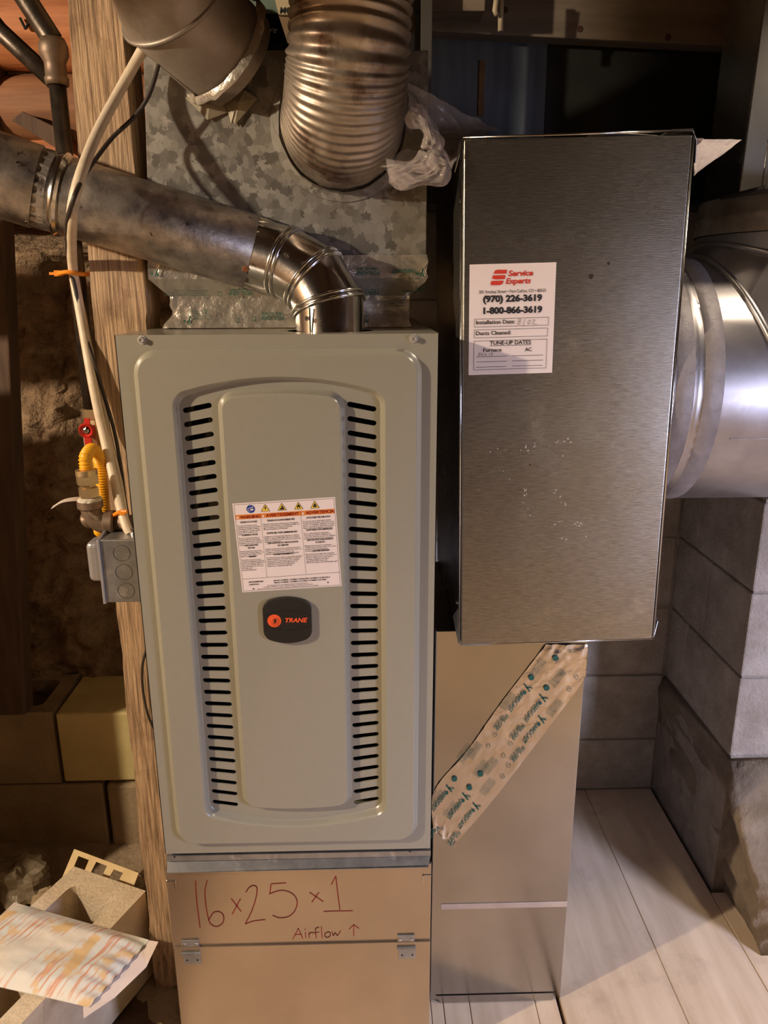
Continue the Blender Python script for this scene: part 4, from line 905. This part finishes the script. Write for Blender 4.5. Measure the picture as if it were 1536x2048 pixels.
# ================================================================== IRON PIPES, GAS VALVE
gx, gy = -.4525, 1.29
gpz = thing('iron_gas_pipe', (gx, gy, 1.17), 'tall dark iron gas pipe left of the timber post with a threaded fitting', 'pipe')
def onp(py): return P(768, py, gy).z
mb = MB(); mb.tube([(gx-.002, gy, 1.174), (gx, gy, 1.66)], .0125, 20); mb.build('pipe_length', IRON, gpz, smooth=True)
zc_ = P(115, 62, gy).z; mb = MB(); lathe(mb, (gx, gy, 1.655), (0, 0, 1), [(0, .0125), (0, .0165), (.010, .0175), (.012, .0155), (.03, .0155), (.04, .021), (.052, .021), (.062, .017)], 24, cap=True); fit = mb.build('threaded_fitting', IRONF, gpz, smooth=True)
mb = MB(); mb.tube(spline([(gx, gy, 1.715), (gx-.012, gy, 1.735), (gx-.05, gy-.005, 1.80), (gx-.12, gy-.01, 1.92)], 6), .0155, 16); mb.build('upper_pipe', IRON, gpz, smooth=True)
mb = MB(); mb.tube([P(-90, -50, 1.40), P(0, 62, 1.36), P(112, 166, 1.335)], .0135, 16); mb.build('diagonal_pipe', IRON, smooth=True, label='dark diagonal iron pipe meeting the gas pipe at the top left', cat='pipe')
lo = [P(22, 240, 1.60), P(45, 222, 1.60), P(128, 262, 1.60), P(118, 300, 1.60)]
MB().hexa(lo, [p+V((0, .055, 0)) for p in lo]).build('wood_brace', DARKW, bevel=.002, label='short slanting wood brace just above the vent pipe, far left', cat='brace')
gv = thing('gas_valve', (gx, gy, 1.02), 'brass gas shutoff valve with red lever above the yellow connector', 'valve')
vz = P(189, 855, gy).z
mb = MB(); lathe(mb, (gx-.002, gy, 1.02), (0, 0, 1), [(.00, .010), (.004, .0125), (.020, .0125), (.022, .010), (.032, .010), (.034, .0135), (.05, .0135), (.052, .0105), (.085, .0105), (.09, .015), (.105, .018), (.125, .018), (.135, .0135), (.137, .0155), (.153, .0155)], 6, cap=True); mb.build('valve_body', BRASS, gv, autosm=30)
mb = MB(); lathe(mb, (gx-.004, gy-.022, vz), (0, -1, 0), [(-.006, .006), (0, .0115), (.007, .0125), (.010, .0105), (.007, .0075), (.005, .006)], 24); 
mb.box((gx-.0085, gy-.030, vz-.036), (gx+.0025, gy-.026, vz-.009)).box((gx-.0055, gy-.030, vz+.008), (gx+.003, gy-.026, vz+.020)); hd = mb.build('lever', RED, gv, autosm=40)
mb = MB(); lathe(mb, (gx-.004, gy-.026, vz), (0, -1, 0), [(0, .0055), (.004, .0052), (.005, .003)], 6, cap=True); mb.build('lever_nut', SHINY, hd)
mb = MB(); mb.box((gx-.013, gy-.020, vz-.034), (gx-.008, gy-.016, vz-.008)); mb.build('tag_strip', WHITE, gv)
# iron elbow, nipple
ge = thing('iron_elbow', (-.425, 1.165, .985), 'brown malleable iron elbow feeding gas into the furnace side', 'pipe fitting')
EY = 1.155
c0 = P(180, 1005, EY); c1 = P(185, 1035, EY); c2 = P(205, 1046, EY); c3 = V((fx0-.001, EY, P(248, 1046, EY).z))
mb = MB(); mb.tube(spline([c0, c0.lerp(c1, .5), c1+V((.002, 0, 0)), c2, c2+V((.010, 0, 0))], 5), .0155, 20); mb.build('elbow_body', IRONF, ge, smooth=True)
mb = MB(); lathe(mb, c0+V((0, 0, .004)), (0, 0, -1), [(0, .016), (.001, .0195), (.011, .0195), (.014, .0165)], 28, cap=True); lathe(mb, c2+V((.004, 0, 0)), (1, 0, 0), [(0, .0165), (.003, .020), (.014, .020), (.016, .0155)], 28, cap=True); mb.build('collar_band', IRONF, ge, autosm=40)
mb = MB(); lathe(mb, c1+V((-.008, 0, -.004)), V((-1, 0, -.5)), [(-.012, .014), (.004, .0125), (.007, .009)], 20, cap=True); mb.build('boss', IRONF, ge, autosm=40)
mb = MB(); mb.tube([V((c2.x+.016, EY, c2.z)), V((c3.x, EY, c2.z))], .0125, 20); mb.build('nipple', mat('pipe_nipple', (120, 98, 82), (140, 118, 98), .45, .4, 30), ge, smooth=True)
mb = MB(); ES = Sheet((0, EY-.0165, 0), (1, EY-.0165, 0), (0, EY-.0165, -1), 1, 1); p = P(175, 1027, EY-.0165); ES.text(mb, 'WARD', p.x, -p.z, .0068, .03, 0, .017, 'l', .0012, math.radians(38)); mb.build('cast_lettering', mat('cast_edge', (160, 138, 114), None, .5, .4), ge)
mb = MB(); lathe(mb, c0+V((0, 0, .003)), (0, 0, 1), [(0, .0185), (.004, .0175), (.006, .014)], 24, mod=lambda i, k: 1+noise.noise(V((k*1.3, i, 0)))*.1, cap=True); mb.build('joint_compound', mat('pipe_dope', (206, 196, 178), (190, 180, 160), .8), ge)
# yellow flexible connector
yc = thing('yellow_gas_connector', (-.44, 1.2, 1.0), 'yellow coated corrugated gas connector looping from brass nuts to the valve', 'gas line')
nA = c0+V((0, 0, .008))
mb = MB(); lathe(mb, nA, (0, 0, 1), [(0, .0105), (.002, .0155), (.016, .0155), (.018, .0115), (.021, .0115), (.022, .017), (.034, .017), (.036, .0165)], 6, cap=True)
lathe(mb, nA+V((0, 0, .036)), (0, 0, 1), [(0, .0165), (.008, .0160), (.009, .012)], 28, cap=True); mb.build('brass_nut', BRASS, yc, autosm=30)
tpA = nA+V((0, 0, .044))
yp = spline([tpA, tpA+V((0, .003, .018)), P(184, 899, 1.185), P(198, 918, 1.205), P(203, 960, 1.21), P(207, 1020, 1.215), P(203, 1052, 1.222), P(200, 1062, 1.232), P(205, 1058, 1.258)+V((0, 0, 0)), V((gx+.001, 1.272, .985)), V((gx-.001, gy-.002, 1.012)), V((gx-.002, gy, 1.022))], 26)
Ls = [0]
for a, b in zip(yp, yp[1:]): Ls.append(Ls[-1]+(b-a).length)
yp2 = []; NS = int(Ls[-1]/.0008); j = 0
for i in range(NS+1):
    s = Ls[-1]*i/NS
    while j < len(Ls)-2 and Ls[j+1] < s: j += 1
    yp2.append(yp[j].lerp(yp[j+1], (s-Ls[j])/max(1e-9, Ls[j+1]-Ls[j])))
MB().tube(yp2, [.0092+.0011*math.sin(2*PI*(Ls[-1]*i/NS)/.0044) for i in range(NS+1)], 16).build('corrugated_tube', YELLOW, yc, smooth=True)
tg = MB(); tps = spline([P(158, 1003, 1.15), P(145, 1002, 1.145), P(122, 1006, 1.14), P(102, 1018, 1.135)], 5)
tg.rings([[p+V((0, 0, 0)), p+V((0, .018*(1-.5*i/len(tps)), .002))] for i, p in enumerate(tps)], wrap=False); tg.build('warning_tag', mat('paper_tag', (216, 202, 186), (226, 212, 196), .6), yc, solid=.0008)
# cables
cb = MB(); cp = spline([P(345, -20, 1.215), P(300, 72, 1.21), P(243, 175, 1.195), P(195, 265, 1.15), P(163, 345, 1.105), P(148, 400, 1.098), P(144, 440, 1.105), P(143, 490, 1.19), P(147, 546, 1.258), P(158, 610, 1.258), P(172, 690, 1.246), P(188, 780, 1.232), P(205, 860, 1.225), P(226, 950, 1.20), P(240, 1010, 1.16), P(252, 1050, 1.14), P(261, 1066, 1.135)], 10)
cb.tube(cp, .0074, 14, flat=1).build('cream_cable', CABLE, smooth=True, label='cream sheathed electric cable hanging over the vent pipe to the switch box', cat='cable')
cb2 = MB(); cp2 = spline([P(152, 552, 1.276), P(170, 640, 1.262), P(186, 720, 1.246), P(206, 800, 1.24), P(222, 880, 1.236), P(238, 950, 1.215), P(249, 1010, 1.17), P(256, 1062, 1.145)], 8)
cb2.tube(cp2, .0035, 10).build('white_thermostat_wire', CABLE, smooth=True, label='thinner cream wire running down beside the thick cream cable', cat='wire')
bw = MB(); bp_ = spline([P(335, 60, 1.20), P(322, 110, 1.195), P(300, 185, 1.19), P(270, 232, 1.19), P(225, 275, 1.18), P(190, 320, 1.15), P(168, 352, 1.118), P(150, 390, 1.075), P(135, 440, 1.10), P(134, 480, 1.17), P(139, 530, 1.245), P(150, 575, 1.255), P(165, 650, 1.250), P(185, 715, 1.240), P(205, 780, 1.238), P(228, 860, 1.236), P(241, 930, 1.225), P(250, 1000, 1.19), P(257, 1040, 1.16)], 8)
bw.tube(bp_, .0030, 10).build('dark_wire', WIRE, smooth=True, label='thin dark brown wire draped across the post beside the cream cable', cat='wire')
bw = MB(); bw.tube(spline([P(296, 1290, 1.246), P(285, 1330, 1.243), P(286, 1380, 1.243), P(296, 1430, 1.243), P(312, 1465, 1.243)], 6), .0024, 8).build('wire_loop', WIRE, smooth=True, label='dark wire bulging from behind the lower left furnace edge onto the post', cat='wire')
def tie(name, c, rx, ry, tail, label):
    mb = MB(); c = V(c); mb.tube([c+V((rx*math.cos(a), ry*math.sin(a), .0015*math.sin(a*3))) for a in [2*PI*k/20 for k in range(20)]], .0032, 8, closed=True)
    mb.box(c+V((-rx-.008, -.006, -.004)), c+V((-rx+.002, .004, .0045))); mb.box(c+V((-rx-.008-tail, -.002, -.002)), c+V((-rx-.007, .001, .002)))
    mb.build(name, ORANGE, autosm=40, label=label, cat='cable tie', group='orange cable ties')
p = P(150, 547, gy-.012); tie('cable_tie', (gx+.0, gy-.014, p.z), .022, .034, .009, 'orange cable tie strapping the cable to the iron pipe')
p = P(241, 1025, 1.165); mb = MB()
mb.tube(spline([P(226, 1031, 1.150), P(240, 1024, 1.138), P(254, 1023, 1.135)], 5), .0030, 8); mb.box(P(238, 1030, 1.134), P(252, 1019, 1.142))
mb.build('cable_tie', ORANGE, label='orange cable tie round the gas nipple beside the furnace', cat='cable tie', group='orange cable ties')
# ================================================================== SWITCH BOX
sw = thing('switch_box', (-.37, 1.15, .9), 'stamped steel electrical switch box on the left side of the furnace', 'electrical box')
zt_, zb_ = P(215, 1080, 1.103).z, P(215, 1206, 1.103).z; xl_ = P(203, 1120, 1.103).x; xr_ = fx0-.0012
MB().box((xl_, 1.104, zb_), (xr_, 1.158, zt_)).build('box_body', STEEL, sw, bevel=.002)
mb = MB(); mb.add([(xl_, 1.1005, zt_+.000), (xl_, 1.162, zt_+.008), (xl_, 1.162, zb_-.002), (xl_, 1.1005, zb_-.001)]+[(xl_-.004, 1.1005, zt_), (xl_-.004, 1.162, zt_+.008), (xl_-.004, 1.162, zb_-.002), (xl_-.004, 1.1005, zb_-.001)], [(0, 1, 2, 3), (7, 6, 5, 4), (0, 4, 5, 1), (1, 5, 6, 2), (2, 6, 7, 3), (3, 7, 4, 0)])
cv = mb.build('cover_plate', COVER, sw, bevel=.001)
MB().box((xl_-.026, 1.112, P(180, 1166, 1.11).z), (xl_-.0035, 1.150, P(180, 1087, 1.11).z)).build('toggle_guard', COVER, cv, bevel=.008, bseg=4)
for py in (1106, 1144, 1181):
    z = P(243, py, 1.104).z; mb = MB(); mb.tube([V((-.3675+.0005*(py-1106)/40+.0125*math.cos(a), 1.1038, z+.0125*math.sin(a))) for a in [2*PI*k/28 for k in range(28)]], .0005, 6, closed=True); mb.build('knockout', mat('knockout_edge', (92, 92, 90), None, .5, .5) if py == 1106 else bpy.data.materials['knockout_edge'], sw)
mb = MB(); lathe(mb, (-.352, 1.132, zt_), (0, 0, 1), [(0, .010), (.003, .0105), (.004, .0085), (.009, .0085), (.009, .006)], 20, cap=False); mb.build('cable_clamp', SHINY, sw, smooth=True)

# ================================================================== DEBRIS LOWER LEFT
bo, A_, B_ = V((-.452, 1.293, .0)), V((-.40, -.917, 0)), V((-.917, .40, 0))
dbk = hollow(None, bo+V((0, 0, -.006)), A_, B_, .395, .185, .204, [(.040, .165, .040, .150), (.225, .350, .040, .150)], CMUW, 'hollow_concrete_block', label='loose pale hollow concrete block on the ground at the lower left', cat='concrete block', bevel=.003)
# mailer
n1_ = 34; a, b, c_, d = V((-.700, 1.262, .2035)), V((-.410, 1.162, .2035)), V((-.474, 1.026, .2035)), V((-.76, 1.10, .2035))
top = []; bot = []
for j in range(n1_+1):
    r1 = []; r2 = []
    for i in range(n1_+1):
        u, v = i/n1_, j/n1_; p = a.lerp(b, u).lerp(d.lerp(c_, u), v)
        w_ = (min(1, 6*v*(1-v)*1.2))*(min(1, u*8))*(min(1, (1-u)*9) if u > .9 else 1)
        r1.append(p+V((0, 0, .002+.013*w_+nz((u*4, v*4, 1), 1.5, .003)*w_+(.004*(math.sin(v*40+u*3)*max(0, (u-.8))*3)))))
        r2.append(p+V((0, 0, .0005)))
    top.append(r1); bot.append(r2)
mb = MB(); mb.rings(top, wrap=False); mb.rings([r[::-1] for r in bot], wrap=False)
ev = mb.build('padded_mailer', MAILER, autosm=50, label='worn padded mailer with faded red print lying on the loose block', cat='envelope'); child_of_mesh(ev)
fp_ = MB(); fa = [P(265, 1852, 1.16), P(304, 1866, 1.15)]
fl_ = [b+V((-.012, .004, .0)), V((-.392, 1.158, .2045)), V((-.402, 1.110, .197)), V((-.440, 1.050, .196)), V((-.476, 1.006, .2035)), c_+V((-.01, 0, 0))]
fp_.add(fl_, [(0, 1, 2), (0, 2, 3), (0, 3, 5), (3, 4, 5)]); fp_.build('open_flap', PAPER, ev, solid=.001)
# carton insert
tr3 = [PZ(130, 1738, .11)+V((0, .01, 0)), PZ(147, 1706, .13), PZ(272, 1752, .13), PZ(262, 1785, .11)]
TS = Sheet(P(149, 1698, 1.46), P(278, 1746, 1.36), P(122, 1762, 1.42), 100, 40)
hol = [[(10, 6), (27, 6), (27, 20), (10, 20)], [(38, 5), (55, 5), (53, 24), (36, 24)], [(66, 6), (80, 6), (76, 24), (62, 24)]]
vs, trs = fillpoly([[(0, 0), (100, 0), (100, 40), (0, 40)]]+hol); mb = MB(); mb.add([TS.p(u, v, 0) for u, v in vs], trs)
mb.build('carton_insert', CARD, solid=.002, label='torn cream carton insert with rectangular cutouts behind the loose block', cat='carton')
def lump(name, c, r, m, label, cat, seed, sq=(1, 1, .8), amp=.5):
    mb = MB(); rows = []
    for a in range(15):
        ph = PI*a/14; row = []
        for b_ in range(22):
            th = 2*PI*b_/22; d_ = V((math.sin(ph)*math.cos(th), math.sin(ph)*math.sin(th), math.cos(ph)))
            row.append(V(c)+V((d_.x*sq[0], d_.y*sq[1], d_.z*sq[2]))*r*(1+noise.noise(d_*1.6+V((seed, 0, 0)))*amp+noise.noise(d_*4+V((0, seed, 0)))*.2))
        rows.append(row)
    mb.rings(rows).build(name, m, label=label, cat=cat)
lump('crumpled_film', (-.79, 1.47, .075), .06, CLEARP, 'crumpled dusty plastic film behind the loose block, far left', 'plastic film', 3, (1.1, .8, .9))
lump('broken_rock', (-.70, 1.42, .035), .05, CMUL, 'dark broken stone in front of the crumpled film', 'stone', 9, (1.2, .9, .9))
for k, (x, y, r_) in enumerate(((-.56, 1.50, .04), (-.47, 1.42, .03), (-.405, 1.15, .012), (-.39, 1.06, .016))):
    lump('rubble_chunk', (x, y, r_*.5), r_, CMUL, ['rubble chunk under the carton insert, larger one', 'rubble chunk against the post base behind the loose block', 'small rubble chip on the dirt beside the post foot', 'rubble chip on the dirt beside the lower cabinet door'][k], 'stone', 11+k)
